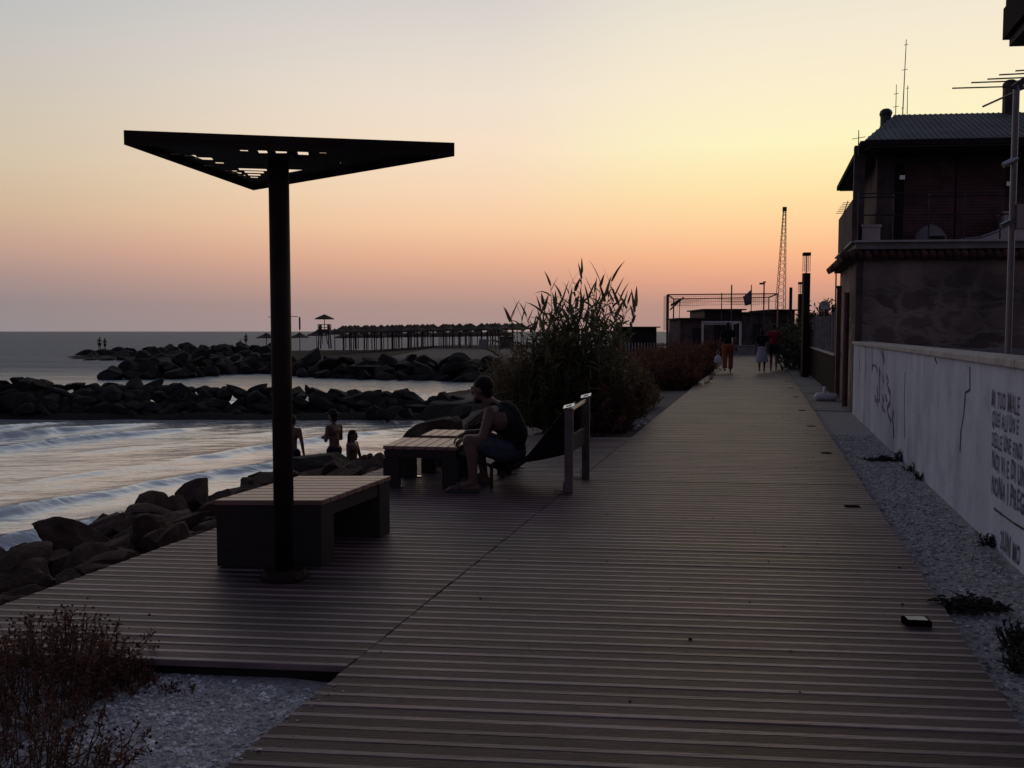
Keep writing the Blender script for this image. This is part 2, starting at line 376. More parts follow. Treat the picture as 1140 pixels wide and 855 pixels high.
def fnoise(X, Y, sc, seed=0.0):
    r = np.random.default_rng(int(seed * 10) + 3); out = np.zeros_like(X); a = 1.0; tot = 0
    for o in range(4):
        for _ in range(3):
            th = r.uniform(0, 6.28); ph = r.uniform(0, 6.28); k = sc * (2 ** o) * r.uniform(.8, 1.25)
            out += a * np.sin((X * math.cos(th) + Y * math.sin(th)) * k + ph)
        tot += a * 3; a *= 0.5
    return out / tot
def land_height(X, Y):
    d = sdist(X, Y)
    d = d + 0.5 * fnoise(X, Y, 1.1, 1)
    e = (X - E_PL.x) * WN.x + (Y - E_PL.y) * WN.y        # offset from the platform's seaward edge
    side = -0.18 - 0.46 * np.clip(-e - 0.05, 0, 0.9) * np.clip((19 - Y) / 4, 0, 1)
    bank = -0.13 - 0.95 * np.clip((2.6 - (X + 0.03 * (Y - 20))) / 4.0, 0, 1)
    k1 = np.clip((Y - 13) / 6, 0, 1)
    top = side * (1 - k1) + bank * k1
    top = np.where((Y > 29.5) & (Y < 37) & (X < -3.0), -1.42 + 0.10 * fnoise(X, Y, 3.1, 4), top)
    far = np.where(X < -42, -1.42, np.where(X < -20, -1.15, -0.42))
    k2 = np.clip((Y - 50) / 5, 0, 1)
    top = top * (1 - k2) + np.where(X < 2, far, -0.30) * k2
    top = np.where((X > -20) & (X < -9), np.where(Y > 55, -1.15 + (X + 20) / 11 * 0.73, top), top)
    slope = np.where((Y > 17) & (Y < 31) & (X > -7), 0.22, 0.62)
    slope = np.where(Y > 50, 0.17, slope)
    h = SEA + np.where(d > 0, d * slope, d * 0.45)
    k = 0.12
    h = np.minimum(h, top + 0.03 * fnoise(X, Y, 1.7, 2) * (Y > 14))
    return np.maximum(h, -4.0), d
def spaced(lo, a, b, hi, st, g):
    mid = list(np.arange(a, b + 1e-6, st)); up = [mid[-1]]; s = st
    while up[-1] < hi: s *= g; up.append(up[-1] + s)
    dn = [mid[0]]; s = st
    while dn[-1] > lo: s *= g; dn.append(dn[-1] - s)
    return np.array(dn[:0:-1] + mid + up[1:])
def grid_mesh(name, xs, ys, Z, m, smooth=True):
    X, Y = np.meshgrid(xs, ys); nx, ny = len(xs), len(ys)
    co = np.stack([X, Y, Z], -1).reshape(-1, 3)
    i = np.arange(ny - 1)[:, None] * nx + np.arange(nx - 1)[None, :]
    q = np.stack([i, i + 1, i + nx + 1, i + nx], -1).reshape(-1, 4)
    me = bpy.data.meshes.new(name); me.from_pydata(co.tolist(), [], q.tolist())
    me.materials.append(m)
    if smooth: me.polygons.foreach_set('use_smooth', [True] * len(q))
    return me
def ground_material():
    m = mat('shore_ground', (0.17, 0.15, 0.148), 0.95, 0.3, 2.5, 0.8, 18, spec=0.12)
    nt = m.node_tree; N = nt.nodes; L = nt.links; bs = N['Principled BSDF']
    src = bs.inputs['Base Color'].links[0].from_socket
    at = N.new('ShaderNodeAttribute'); at.attribute_name = 'rocky'
    mx = N.new('ShaderNodeMix'); mx.data_type = 'RGBA'; mx.inputs['B'].default_value = (0.03, 0.025, 0.023, 1)
    L.new(at.outputs['Fac'], mx.inputs['Factor']); L.new(src, mx.inputs['A']); L.new(mx.outputs['Result'], bs.inputs['Base Color'])
    return m
xs = spaced(-4000, -14, 14, 5000, 0.3, 1.07); ys = spaced(-60, -3, 44, 5000, 0.3, 1.06)
X, Y = np.meshgrid(xs, ys); Z, Dc = land_height(X, Y)
# flat bed under decks and strips
gm = grid_mesh('ground', xs, ys, Z, ground_material())
rk = np.clip((3.2 - Dc) / 1.5, 0, 1) * (1 - ((Y > 18) & (Y < 30) & (X > -7)) * 0.6)
rk = np.where(Y > 50, np.clip((7 - Dc) / 4, 0, 1), rk)
rk = np.where((Y > 29) & (Y < 38) & (X < -3), 1, rk)
ee = (X - E_PL.x) * WN.x + (Y - E_PL.y) * WN.y
rk = np.where((ee < 0.0) & (Y < 17), 1, rk); rk = np.where((X < -9) & (Y > 55) & (Y < 200), 1, rk)
at = gm.attributes.new('rocky', 'FLOAT', 'POINT'); at.data.foreach_set('value', rk.ravel().astype(np.float32))
ground = link(bpy.data.objects.new('ground', gm)); tag(ground, kind='structure')
def hz(x, y):
    h, _ = land_height(np.array([[float(x)]]), np.array([[float(y)]])); return float(h[0, 0])

def sea_material():
    m = bpy.data.materials.new('sea_water'); m.use_nodes = True
    nt = m.node_tree; N = nt.nodes; L = nt.links; bs = N['Principled BSDF']
    bs.inputs['Base Color'].default_value = (0.045, 0.062, 0.085, 1); bs.inputs['Roughness'].default_value = 0.09; bs.inputs['IOR'].default_value = 1.42
    tc = N.new('ShaderNodeTexCoord')
    def nz(scale, st, rot, det=3):
        mp = N.new('ShaderNodeMapping'); mp.inputs['Scale'].default_value = st; mp.inputs['Rotation'].default_value = (0, 0, rot)
        L.new(tc.outputs['Object'], mp.inputs['Vector'])
        n = N.new('ShaderNodeTexNoise'); n.inputs['Scale'].default_value = scale; n.inputs['Detail'].default_value = det; n.inputs['Roughness'].default_value = 0.55
        L.new(mp.outputs['Vector'], n.inputs['Vector']); return n.outputs['Fac']
    a = nz(1.0, (0.35, 1, 1), 1.08, 5); b = nz(4.5, (0.4, 1, 1), 1.0, 4)
    ad = N.new('ShaderNodeMath'); ad.operation = 'MULTIPLY_ADD'; L.new(b, ad.inputs[0]); ad.inputs[1].default_value = 0.42; L.new(a, ad.inputs[2])
    at = N.new('ShaderNodeAttribute'); at.attribute_name = 'chop'
    mu = N.new('ShaderNodeMath'); mu.operation = 'MULTIPLY'; L.new(ad.outputs[0], mu.inputs[0]); L.new(at.outputs['Fac'], mu.inputs[1])
    bp = N.new('ShaderNodeBump'); bp.inputs['Strength'].default_value = 1.0; bp.inputs['Distance'].default_value = 1.0
    L.new(mu.outputs[0], bp.inputs['Height']); L.new(bp.outputs['Normal'], bs.inputs['Normal'])
    mrr = N.new('ShaderNodeMapRange'); mrr.inputs['From Min'].default_value = 0.065; mrr.inputs['From Max'].default_value = 0.4; mrr.inputs['To Min'].default_value = 0.13; mrr.inputs['To Max'].default_value = 0.5
    L.new(at.outputs['Fac'], mrr.inputs['Value']); L.new(mrr.outputs['Result'], bs.inputs['Roughness'])
    sw = nz(0.16, (0.45, 1, 1), -0.5, 4); s2 = N.new('ShaderNodeMath'); s2.operation = 'MULTIPLY'; L.new(sw, s2.inputs[0]); L.new(at.outputs['Fac'], s2.inputs[1])
    s3 = N.new('ShaderNodeMath'); s3.operation = 'MULTIPLY_ADD'; L.new(s2.outputs[0], s3.inputs[0]); s3.inputs[1].default_value = 5.0; L.new(mu.outputs[0], s3.inputs[2]); L.new(s3.outputs[0], bp.inputs['Height'])
    tb = N.new('ShaderNodeMapRange'); tb.inputs['From Min'].default_value = 0.065; tb.inputs['From Max'].default_value = 0.14; tb.inputs['To Min'].default_value = 1.0; tb.inputs['To Max'].default_value = 0.0
    L.new(at.outputs['Fac'], tb.inputs['Value'])
    cm = N.new('ShaderNodeMix'); cm.data_type = 'RGBA'; cm.inputs['A'].default_value = (0.075, 0.125, 0.19, 1); cm.inputs['B'].default_value = (0.60, 0.64, 0.70, 1)
    L.new(tb.outputs['Result'], cm.inputs['Factor']); L.new(cm.outputs['Result'], bs.inputs['Base Color'])   # milky shallows; the pale, partly metallic base paints in brighter sky reflection
    tm = N.new('ShaderNodeMath'); tm.operation = 'MULTIPLY'; L.new(tb.outputs['Result'], tm.inputs[0]); tm.inputs[1].default_value = 0.42; L.new(tm.outputs[0], bs.inputs['Metallic'])
    spm = N.new('ShaderNodeMapRange'); spm.inputs['From Min'].default_value = 0.065; spm.inputs['From Max'].default_value = 0.42; spm.inputs['To Min'].default_value = 0.5; spm.inputs['To Max'].default_value = 0.26
    L.new(at.outputs['Fac'], spm.inputs['Value']); L.new(spm.outputs['Result'], bs.inputs['Specular IOR Level'])
    fo = N.new('ShaderNodeAttribute'); fo.attribute_name = 'foam'
    n2 = nz(4.5, (0.4, 1, 1), 1.05, 8)
    ml = N.new('ShaderNodeMath'); ml.operation = 'MULTIPLY_ADD'; L.new(fo.outputs['Fac'], ml.inputs[0]); ml.inputs[1].default_value = 1.0; 
    sb = N.new('ShaderNodeMath'); sb.operation = 'SUBTRACT'; L.new(n2, sb.inputs[0]); sb.inputs[1].default_value = 0.85
    L.new(sb.outputs[0], ml.inputs[2])
    mr = N.new('ShaderNodeMapRange'); mr.inputs['From Min'].default_value = 0.0; mr.inputs['From Max'].default_value = 0.26; L.new(ml.outputs[0], mr.inputs['Value'])
    df = N.new('ShaderNodeBsdfDiffuse'); df.inputs['Color'].default_value = (0.34, 0.345, 0.36, 1)
    ms = N.new('ShaderNodeMixShader'); L.new(mr.outputs['Result'], ms.inputs[0]); L.new(bs.outputs[0], ms.inputs[1]); L.new(df.outputs[0], ms.inputs[2])
    L.new(ms.outputs[0], N['Material Output'].inputs['Surface'])
    return m
sx_ = spaced(-30000, -24, 0, 30000, 0.11, 1.05); sy_ = spaced(-300, 7, 34, 45000, 0.11, 1.035)
X, Y = np.meshgrid(sx_, sy_)
dd = -sdist(X, Y)                                       # distance out to sea
def sea_surface(X, Y, dd):
    pn = (X * 0.86 - Y * 0.51)                          # across the crests
    al = (X * 0.51 + Y * 0.86)
    w = 1.3 * fnoise(X * 0.4, Y * 0.4, 0.45, 5) + 0.5 * fnoise(X, Y, 0.5, 6)
    w = w + 0.22 * fnoise(X, Y, 1.6, 11)
    p = np.mod((pn + w) / 2.5, 1.0)                     # 0..1 across one wave, towards the shore
    st = lambda t: np.clip(t, 0, 1) ** 2 * (3 - 2 * np.clip(t, 0, 1))
    prof = np.where(p < .84, np.clip(p / .84, 0, 1) ** 3.5, 1 - st((p - .84) / .16))
    gate = np.clip(0.45 + 1.7 * fnoise(pn * 0.5, al * 0.30, 1.0, 7), 0, 1)
    near = np.clip((dd - 0.3) / 2.0, 0, 1) * np.clip((50 - Y) / 12, 0, 1)
    z = 0.19 * prof * gate * near + 0.012 * fnoise(X, Y, 2.6, 8) * np.clip((70 - Y) / 30, 0, 1)
    front = np.where(p < .84, st((p - .45) / .39), 1 - st((p - .84) / .05))
    ch = 0.42 * np.clip((Y - 36) / 50, 0, 1) + 0.055
    ch = np.where(X < -30, np.maximum(ch, 0.20), ch)
    foam = np.clip(front * gate * near * 0.60, 0, 1) + 0.16 * np.clip((46 - Y) / 14, 0, 1) + 0.34 * np.clip((1.0 - dd) / 1.0, 0, 1) * np.clip((60 - Y) / 10, 0, 1) * (Y > 26)
    return SEA + z, ch, foam
Zs, chop, foam = sea_surface(X, Y, dd)
sm = grid_mesh('sea', sx_, sy_, Zs, sea_material())
a1 = sm.attributes.new('chop', 'FLOAT', 'POINT'); a1.data.foreach_set('value', chop.ravel().astype(np.float32))
a2 = sm.attributes.new('foam', 'FLOAT', 'POINT'); a2.data.foreach_set('value', foam.ravel().astype(np.float32))
tag(link(bpy.data.objects.new('sea', sm)), kind='structure')

# ---------------------------------------------------------------- decks
def on_edge(E, q): return E + WD * ((q - E.dot(BN)) / WD.dot(BN))
PITCHB = 0.098
def deck(name, EL, ER, q0, q1, kind='structure'):
    mb = MB(); q = q0
    prof = [(0, -.028), (0, -.004), (.002, 0), (.029, 0), (.031, -.0016), (.0955, -.0016), (.0968, -.004), (.0968, -.028)]
    while q < q1:
        dz = random.uniform(-.0008, .0008); wd_ = random.choice([0] * 22 + [-.003])
        vs = []
        jl, jr = random.uniform(-.004, .004), random.uniform(-.004, .004)
        for E, j in ((EL, jl), (ER, jr)):
            tw = random.uniform(-.0006, .0006)
            for (o, z) in prof:
                p = on_edge(E, q + o + (wd_ if o > .05 else 0)) + BD * j; vs.append((p.x, p.y, z + dz + tw))
        n = len(prof)
        for i in range(n - 1):
            mb.add([vs[i], vs[n + i], vs[n + i + 1], vs[i + 1]], [(0, 1, 2, 3)], 0) if False else None
        o = len(mb.v); mb.v += vs
        for i in range(n - 1):
            mb.f.append((o + i, o + n + i, o + n + i + 1, o + i + 1)); mb.m.append(1 if i == 4 else 0)
        mb.f.append(tuple(o + i for i in range(n))); mb.m.append(0)
        mb.f.append(tuple(o + n + i for i in range(n - 1, -1, -1))); mb.m.append(0)
        q += PITCHB
    a = on_edge(EL, q0) ; b = on_edge(ER, q0); c = on_edge(ER, q1); d = on_edge(EL, q1)
    mb.prism([a + WD * .03, b + WD * .03, c - WD * .03, d - WD * .03], -.14, -.032, 2)
    o = mb.build(name, [M['deck'], M['grit'], M['joist']]); tag(o, kind='structure')
    return o
q_front = P(265, 737).dot(BN); q_back = P(690, 487).dot(BN)
deck('walkway', E_L, E_R, P(570, 855).dot(BN) - 3.0, P(820, 397).dot(BN))
deck('deck_platform', E_PL, E_L - WN * 0.010, q_front, q_back)

# ---------------------------------------------------------------- gravel
def stones(name, poly_fn, n, zf, smin, smax, m, label=None):
    mb = MB()
    base = [Vector(v) for v in ((1, 0, 0), (.3, .9, .1), (-.8, .6, -.1), (-.8, -.6, .1), (.3, -.95, 0), (.1, .1, .8), (-.1, 0, -.7))]
    fs = [(0, 1, 5), (1, 2, 5), (2, 3, 5), (3, 4, 5), (4, 0, 5), (1, 0, 6), (2, 1, 6), (3, 2, 6), (4, 3, 6), (0, 4, 6)]
    for _ in range(n):
        p = poly_fn()
        if p is None: continue
        s = smin + (smax - smin) * random.random() ** 2.5
        rot = Matrix.Rotation(random.uniform(0, 6.28), 3, 'Z') @ Matrix.Rotation(random.uniform(-.5, .5), 3, 'X')
        sc = Vector((s * random.uniform(.7, 1.3), s * random.uniform(.7, 1.2), s * random.uniform(.5, .9)))
        c = Vector((p[0], p[1], zf(p[0], p[1]) + s * 0.15))
        mb.add([c + rot @ Vector((b.x * sc.x, b.y * sc.y, b.z * sc.z)) * random.uniform(.85, 1.15) for b in base], fs)
    o = mb.build(name, m); tag(o, kind='stuff'); return o
def para(o, a, b):
    def fn():
        s, t = random.random(), random.random()
        return (o.x + a.x * s + b.x * t, o.y + a.y * s + b.y * t)
    return fn
M['gravelbed'] = mat('gravel_bed', (0.45, 0.44, 0.45), 0.9, 0.45, 26, 1.0, 70)
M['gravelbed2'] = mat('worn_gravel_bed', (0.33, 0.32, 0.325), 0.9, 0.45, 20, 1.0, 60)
# foreground bed, in the corner between platform and walkway
mb = MB()
fa = on_edge(E_L, q_front) - WN * .02; fb = on_edge(E_L, q_front - 5.5) - WN * .02
mb.prism([fa - WD * .02, fb, fb - WN * 6, fa - WN * 6 - WD * .02][::-1], -.4, -.075)
tag(mb.build('gravel_bed', M['gravelbed']), kind='structure')
o_ = on_edge(E_L, q_front - 2.4) - WN * .03
stones('gravel', para(o_, WD * 2.32, -WN * 2.3), 24000, lambda x, y: -.075, .004, .016, M['stones'])
# bits of leaf and grit lying on the boards, stones kicked up along the edges
stones('litter', lambda: tuple((E_R - WN * random.uniform(.02, 2.6) + WD * random.uniform(-1.5, 14))[:2]), 150, lambda x, y: .001, .003, .011, M['seaweed'])
def edge_spill():
    if random.random() < .5: p = E_R - WN * abs(random.gauss(0, .06)) + WD * random.uniform(-1, 9)
    else: p = on_edge(E_L, q_front - .2 - random.random() * 2.2) + WN * abs(random.gauss(0, .05))
    return (p.x, p.y)
stones('pebbles', edge_spill, 120, lambda x, y: .001, .003, .009, M['stones'])
# strip between walkway and wall
r0 = E_R + WN * .015
WALL_B = P(1140, 632); WALL_A = P(949, 458)
wall_off = (WALL_B - r0).dot(WN)
wall_off2 = (WALL_A - r0).dot(WN)
mb = MB()
ra = r0 - WD * 9; rb = r0 + WD * 13.0
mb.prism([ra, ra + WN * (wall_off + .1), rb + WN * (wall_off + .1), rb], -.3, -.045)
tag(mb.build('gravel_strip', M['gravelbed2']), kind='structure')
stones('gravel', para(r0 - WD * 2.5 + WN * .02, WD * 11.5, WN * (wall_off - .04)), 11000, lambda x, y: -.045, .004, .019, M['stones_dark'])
mb = MB()
rc = r0 + WD * 60
for i, (s0, s1) in enumerate([(13.01, 15.3), (15.36, 17.6), (17.7, 21.0), (21.04, 25), (25.04, 29), (29.04, 60)]):
    a = r0 + WD * s0; b = r0 + WD * s1
    mb.prism([a, a + WN * 1.7, b + WN * 1.7, b], -.3, -.03 + .004 * i)
tag(mb.build('pavement', M['concrete']), kind='structure')

# ---------------------------------------------------------------- canopy on a post
def canopy():
    pb = P(317, 643); zt = 2.50; zb = 2.425
    root = thing('shade_canopy', 'dark triangular steel shade canopy on a single round post', 'canopy', None, (pb.x, pb.y, 0))
    O = Vector((pb.x, pb.y, 0))
    A, B, C = (P(138, 161, zb) - O), (P(506, 174, zb) - O), (P(282, 212, zb) - O)
    mb = MB()
    def beam(p, q):
        p0 = Vector((p.x, p.y, 0)); q0 = Vector((q.x, q.y, 0))
        mid = (A + B + C) / 3; mid.z = 0
        n = Vector((-(q0 - p0).y, (q0 - p0).x, 0)).normalized()
        if n.dot(mid - p0) < 0: n = -n
        d = (q0 - p0).normalized()
        w = .012
        mb.prism([p0, q0, q0 + n * w - d * w * 1.6, p0 + n * w + d * w * 1.6], zb, zt)
    beam(A, B); beam(B, C); beam(C, A)
    part(mb, 'edge_frame', M['corten'], root)
    # perforated sheet
    holes_px = [(267.5, 276, 167.3, 169), (288, 297.5, 168, 171.6), (308, 319.5, 169, 174.2), (332, 343, 169.5, 173), (356, 363, 170.2, 171.3), (379, 387.5, 181.5, 184),
                (207, 218, 172.8, 175), (219, 236, 175.6, 178.4), (167, 181, 168.6, 170.2), (178, 188, 172.0, 173.6), (191, 200, 171.2, 172.8), (240, 249, 181, 182.6), (228, 238, 184.2, 185.8),
                (252, 263.5, 190, 191.4), (267, 296, 188, 190.4), (259, 268.5, 192.1, 193.9), (273, 293, 190.9, 193.2), (266, 273, 194.9, 196.4),
                (276.5, 289.6, 194, 196.1), (272, 275.6, 197.4, 198.8), (279, 287, 197, 198.5), (281, 285, 199.6, 201),
                (322, 342, 189.2, 192), (322, 331.5, 191.8, 194)]
    la = (B - A); la.z = 0; la.normalize(); lb = Vector((-la.y, la.x, 0))
    if lb.dot(C - A) < 0: lb = -lb
    hs = []
    for (u0, u1, v0, v1) in holes_px:
        cu, cv, hu, hv = (u0 + u1) / 2, (v0 + v1) / 2, (u1 - u0) * .53, (v1 - v0) * .56
        u0, u1, v0, v1 = cu - hu, cu + hu, cv - hv, cv + hv
        p = [P(u, v, zb + .03) - O - A for u in (u0, u1) for v in (v0, v1)]
        hs.append((min(p[0].dot(la), p[1].dot(la)) * .5 + .5 * max(p[0].dot(la), p[1].dot(la)), (p[2].dot(la) + p[3].dot(la)) / 2, p[0].dot(lb) * .5 + p[2].dot(lb) * .5, p[1].dot(lb) * .5 + p[3].dot(lb) * .5))
    hs = [(a0, a1, min(b0, b1), max(b0, b1)) for a0, a1, b0, b1 in hs]
    Ba = (B - A).dot(la); Ca, Cb = (C - A).dot(la), (C - A).dot(lb)
    def lim(b): t = b / Cb; return Ca * t, Ba + (Ca - Ba) * t
    cuts = sorted({0.0, Cb} | {x for h in hs for x in h[2:]})
    cuts = [c for c in cuts if 0 <= c <= Cb]
    mb = MB(); zs = zb + .03
    for b0, b1 in zip(cuts, cuts[1:]):
        if b1 - b0 < 1e-4: continue
        mid = (b0 + b1) / 2
        gaps = sorted((h[0], h[1]) for h in hs if h[2] - 1e-5 <= b0 and h[3] + 1e-5 >= b1)
        l0, r0_ = lim(b0); l1, r1 = lim(b1)
        x = None; segs = []
        cur = (l0, l1)
        for g in gaps:
            if g[0] > max(cur): segs.append((cur, (g[0], g[0])))
            cur = (max(cur[0], g[1]), max(cur[1], g[1]))
        segs.append((cur, (r0_, r1)))
        for (p0, p1), (q0, q1) in segs:
            pts = [A + la * p0 + lb * b0, A + la * q0 + lb * b0, A + la * q1 + lb * b1, A + la * p1 + lb * b1]
            mb.prism(pts, zs, zs + .005)
    part(mb, 'perforated_sheet', M['corten'], root)
    for k in range(13):
        mb = MB(); b = Cb * (k + 0.6) / 14
        if any(h[2] - .05 < b < h[3] + .02 for h in hs): continue
        l, r = lim(b)
        if r - l < .15: continue
        mb.bar(A + la * (l + .03) + lb * b + Vector((0, 0, .026)), A + la * (r - .03) + lb * b + Vector((0, 0, .026)), .03, .006); part(mb, 'stiffening_rib', M['corten'], root)
    mb = MB()
    mb.tube([(0, 0, .02), (0, 0, zs - .002)], .058, 24)
    o = part(mb, 'post', M['corten'], root, True)
    mb = MB(); mb.tube([(0, 0, 0.0), (0, 0, .018)], .145, 12); mb.tube([(0, 0, .018), (0, 0, .05)], [.135, .12], 12)
    for k in range(6):
        a = k * math.pi / 3; mb.tube([(.10 * math.cos(a), .10 * math.sin(a), .05), (.10 * math.cos(a), .10 * math.sin(a), .064)], .013, 6)
    part(mb, 'base_flange', M['corten'], root)
    mb = MB()
    mb.box((0, 0, zs - .007), (.20, .20, .010)); part(mb, 'top_plate', M['corten'], root)
canopy()

# ---------------------------------------------------------------- benches
def box_bench():
    c0 = P(242, 631); c1 = P(358, 631); c2 = P(434, 593.5)
    ex = (c1 - c0); W = ex.length; ex.normalize(); ey = (c2 - c1); Lg = ey.length; ey.normalize()
    root = thing('slatted_bench', 'wide low bench with slatted top and two dark panel legs behind the canopy post', 'bench', None, (c0.x, c0.y, 0))
    Ht = .415; th = .032
    mb = MB(); n = 9; pitch = (Lg + .02) / n
    for i in range(n):
        c = ex * (W / 2) + ey * (-.01 + pitch * (i + .5)) + Vector((0, 0, Ht - th / 2))
        mb.box(c, (W + .02, pitch - .010, th), ex, ey)
    o = part(mb, 'slat_top', M['benchwood'], root); bevel(o, .004)
    for nm, y0, y1 in (('panel_leg', 0, .16), ('panel_leg', Lg - .16, Lg)):
        mb = MB(); pts = [ex * 0 + ey * y0, ex * W + ey * y0, ex * W + ey * y1, ey * y1]
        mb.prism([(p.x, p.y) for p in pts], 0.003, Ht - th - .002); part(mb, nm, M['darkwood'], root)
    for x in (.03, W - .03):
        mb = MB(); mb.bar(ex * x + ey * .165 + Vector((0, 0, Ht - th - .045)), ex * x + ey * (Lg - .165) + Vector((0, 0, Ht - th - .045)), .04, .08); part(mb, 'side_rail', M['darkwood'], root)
box_bench()

LEX = Vector((math.cos(R(9)), -math.sin(R(9)), 0)); LEY = Vector((math.sin(R(9)), math.cos(R(9)), 0))
L0 = Vector((-1.205, 8.30, 0))
def slat_table(root, lx1, wd, o=Vector((0, 0, 0)), Ht=.39):
    mb = MB(); n = int(round(lx1 / .098)); pt = lx1 / n
    for i in range(n):
        mb.box(o + LEX * (pt * (i + .5)) + LEY * (wd / 2) + Vector((0, 0, Ht - .016)), (pt - .010, wd, .032), LEX, LEY)
    bevel(part(mb, 'slat_top', M['benchwood'], root), .004)
    mb = MB()
    for y in (.03, wd - .03): mb.bar(o + LEX * .02 + LEY * y + UP * (Ht - .072), o + LEX * (lx1 - .02) + LEY * y + UP * (Ht - .072), .045, .075)
    for x in (.03, lx1 - .03): mb.bar(o + LEX * x + LEY * .06 + UP * (Ht - .072), o + LEX * x + LEY * (wd - .06) + UP * (Ht - .072), .04, .07)
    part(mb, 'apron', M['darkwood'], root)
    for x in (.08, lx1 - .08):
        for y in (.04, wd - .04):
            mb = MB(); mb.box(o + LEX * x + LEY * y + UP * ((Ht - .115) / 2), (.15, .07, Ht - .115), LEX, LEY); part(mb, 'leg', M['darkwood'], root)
            mb = MB(); mb.box(o + LEX * (x + .09) + LEY * (y - .0) + UP * .008, (.08, .05, .010), LEX, LEY); part(mb, 'foot_plate', M['galv'], root)
def lounger():
    root = thing('hammock_lounger', 'wooden lounger with slatted foot table, black sling seat and two posts, man seated on it', 'lounger', None, tuple(L0))
    wd = .66
    slat_table(root, .72, wd)
    l2 = lambda x, y, z: LEX * x + LEY * y + UP * z
    px = 1.74
    for y, h in ((-.02, .765), (.80, .80)):
        px = 1.74 if y < 0 else 1.83
        mb = MB(); mb.box(l2(px, y, h / 2), (.075, .062, h), LEX, LEY); mb2 = MB()
        p = part(mb, 'post', M['postwood'], root); bevel(p, .004)
        tl = R(12); cx = (LEX * math.cos(R(14)) + UP * math.sin(R(14))); cy = (LEY * math.cos(tl) + UP * math.sin(tl)); cz = cx.cross(cy).normalized()
        mb = MB(); mb.box(l2(px, y, h + .020), (.10, .10, .005), cx, cy, 0, cz); c = mb.build('metal_cap', M['galv'], p)
        mb = MB(); mb.box(l2(px, y, h + .020) + cz * .0035, (.05, .022, .004), cx, cy, 0, cz); c = mb.build('cap_slot', M['steel'], p)
        mb = MB(); mb.box(l2(px - .09, y, .02), (.09, .06, .012), LEX, LEY); mb.box(l2(px - .046, y, .05), (.006, .06, .09), LEX, LEY)
        part(mb, 'foot_bracket', M['steel'] if y < 0 else M['galv'], root)
    mb = MB(); mb.tube([l2(1.74, .015, .735), l2(1.825, .765, .77)], .022, 10); part(mb, 'top_rail', M['steel'], root)
    mb = MB(); mb.bar(l2(1.73, .02, .43), l2(1.815, .765, .43), .035, .15); part(mb, 'cross_board', M['darkwood'], root)
    mb = MB()
    for y in (.06, .64): mb.tube([l2(.70, y, .33), l2(1.02, y, .215)], .016, 8)
    mb.tube([l2(1.02, .02, .215), l2(1.02, .70, .215)], .018, 8)
    for y in (.06, .66): mb.tube([l2(1.02, y, .215), l2(1.02, y, .005)], .016, 8); 
    part(mb, 'seat_frame', M['steel'], root)
    prof = [(1.0, .228), (1.05, .205), (1.12, .185), (1.19, .182), (1.26, .215), (1.33, .28), (1.42, .385), (1.52, .51), (1.63, .65), (1.71, .75), (1.745, .77)]
    def sheet(prof, nm, y0, y1, th=.022):
        mb = MB(); n = len(prof); rows = 7; vs = []
        for t in range(rows):
            y = y0 + (y1 - y0) * t / (rows - 1); sag = -.02 * math.sin(math.pi * t / (rows - 1))
            for i, (x, z) in enumerate(prof): vs.append(l2(x, y, z + sag * math.sin(math.pi * i / (n - 1))))
        fs = [(t * n + i, t * n + i + 1, (t + 1) * n + i + 1, (t + 1) * n + i) for t in range(rows - 1) for i in range(n - 1)]
        mb.add(vs, fs); o = part(mb, nm, M['fabric'], root, True)
        sd = o.modifiers.new('thick', 'SOLIDIFY'); sd.thickness = th; sd.offset = 0
        ss = o.modifiers.new('sub', 'SUBSURF'); ss.levels = 1; ss.render_levels = 1
    sheet(prof, 'sling', .02, .76, .03)
    sheet([(1.28, .255), (1.42, .28), (1.55, .31), (1.72, .345)], 'lower_sling', .03, .75)
    for y in (.035, .745):  # added dark panels filling the sides between the two sling layers
        mb = MB(); tri = [(1.28, .25), (1.42, .285), (1.55, .315), (1.71, .35), (1.715, .745), (1.63, .64), (1.52, .50), (1.42, .375), (1.33, .275)]; n = len(tri)
        vs = [l2(a, y - .006, z) for a, z in tri] + [l2(a, y + .006, z) for a, z in tri]
        mb.add(vs, [tuple(range(n)), tuple(range(2 * n - 1, n - 1, -1))] + [(i, (i + 1) % n, n + (i + 1) % n, n + i) for i in range(n)]); part(mb, 'side_fill', M['fabric'], root)
lounger()
def back_bench():
    p = P(468, 484.5, .39)
    root = thing('slatted_bench', 'slatted wooden bench just beyond the lounger, partly hidden by the seated man', 'bench', None, (p.x, p.y, 0))
    slat_table(root, .95, .55)
back_bench()

# ---------------------------------------------------------------- people
def remesh(mb, name, m, parent, voxel, smooth=3):
    me = mb.mesh(name + '_src', m); ob = bpy.data.objects.new(name + '_src', me); COL.objects.link(ob)
    r = ob.modifiers.new('r', 'REMESH'); r.mode = 'VOXEL'; r.voxel_size = voxel; r.use_smooth_shade = True
    s = ob.modifiers.new('s', 'SMOOTH'); s.iterations = smooth; s.factor = 0.5
    dg = bpy.context.evaluated_depsgraph_get()
    new = bpy.data.meshes.new_from_object(ob.evaluated_get(dg)); new.name = name
    if not new.materials: new.materials.append(m)
    bpy.data.objects.remove(ob); bpy.data.meshes.remove(me)
    new.polygons.foreach_set('use_smooth', [True] * len(new.polygons))
    o = link(bpy.data.objects.new(name, new), parent); KIDS.setdefault(parent.name, []).append(o); return o

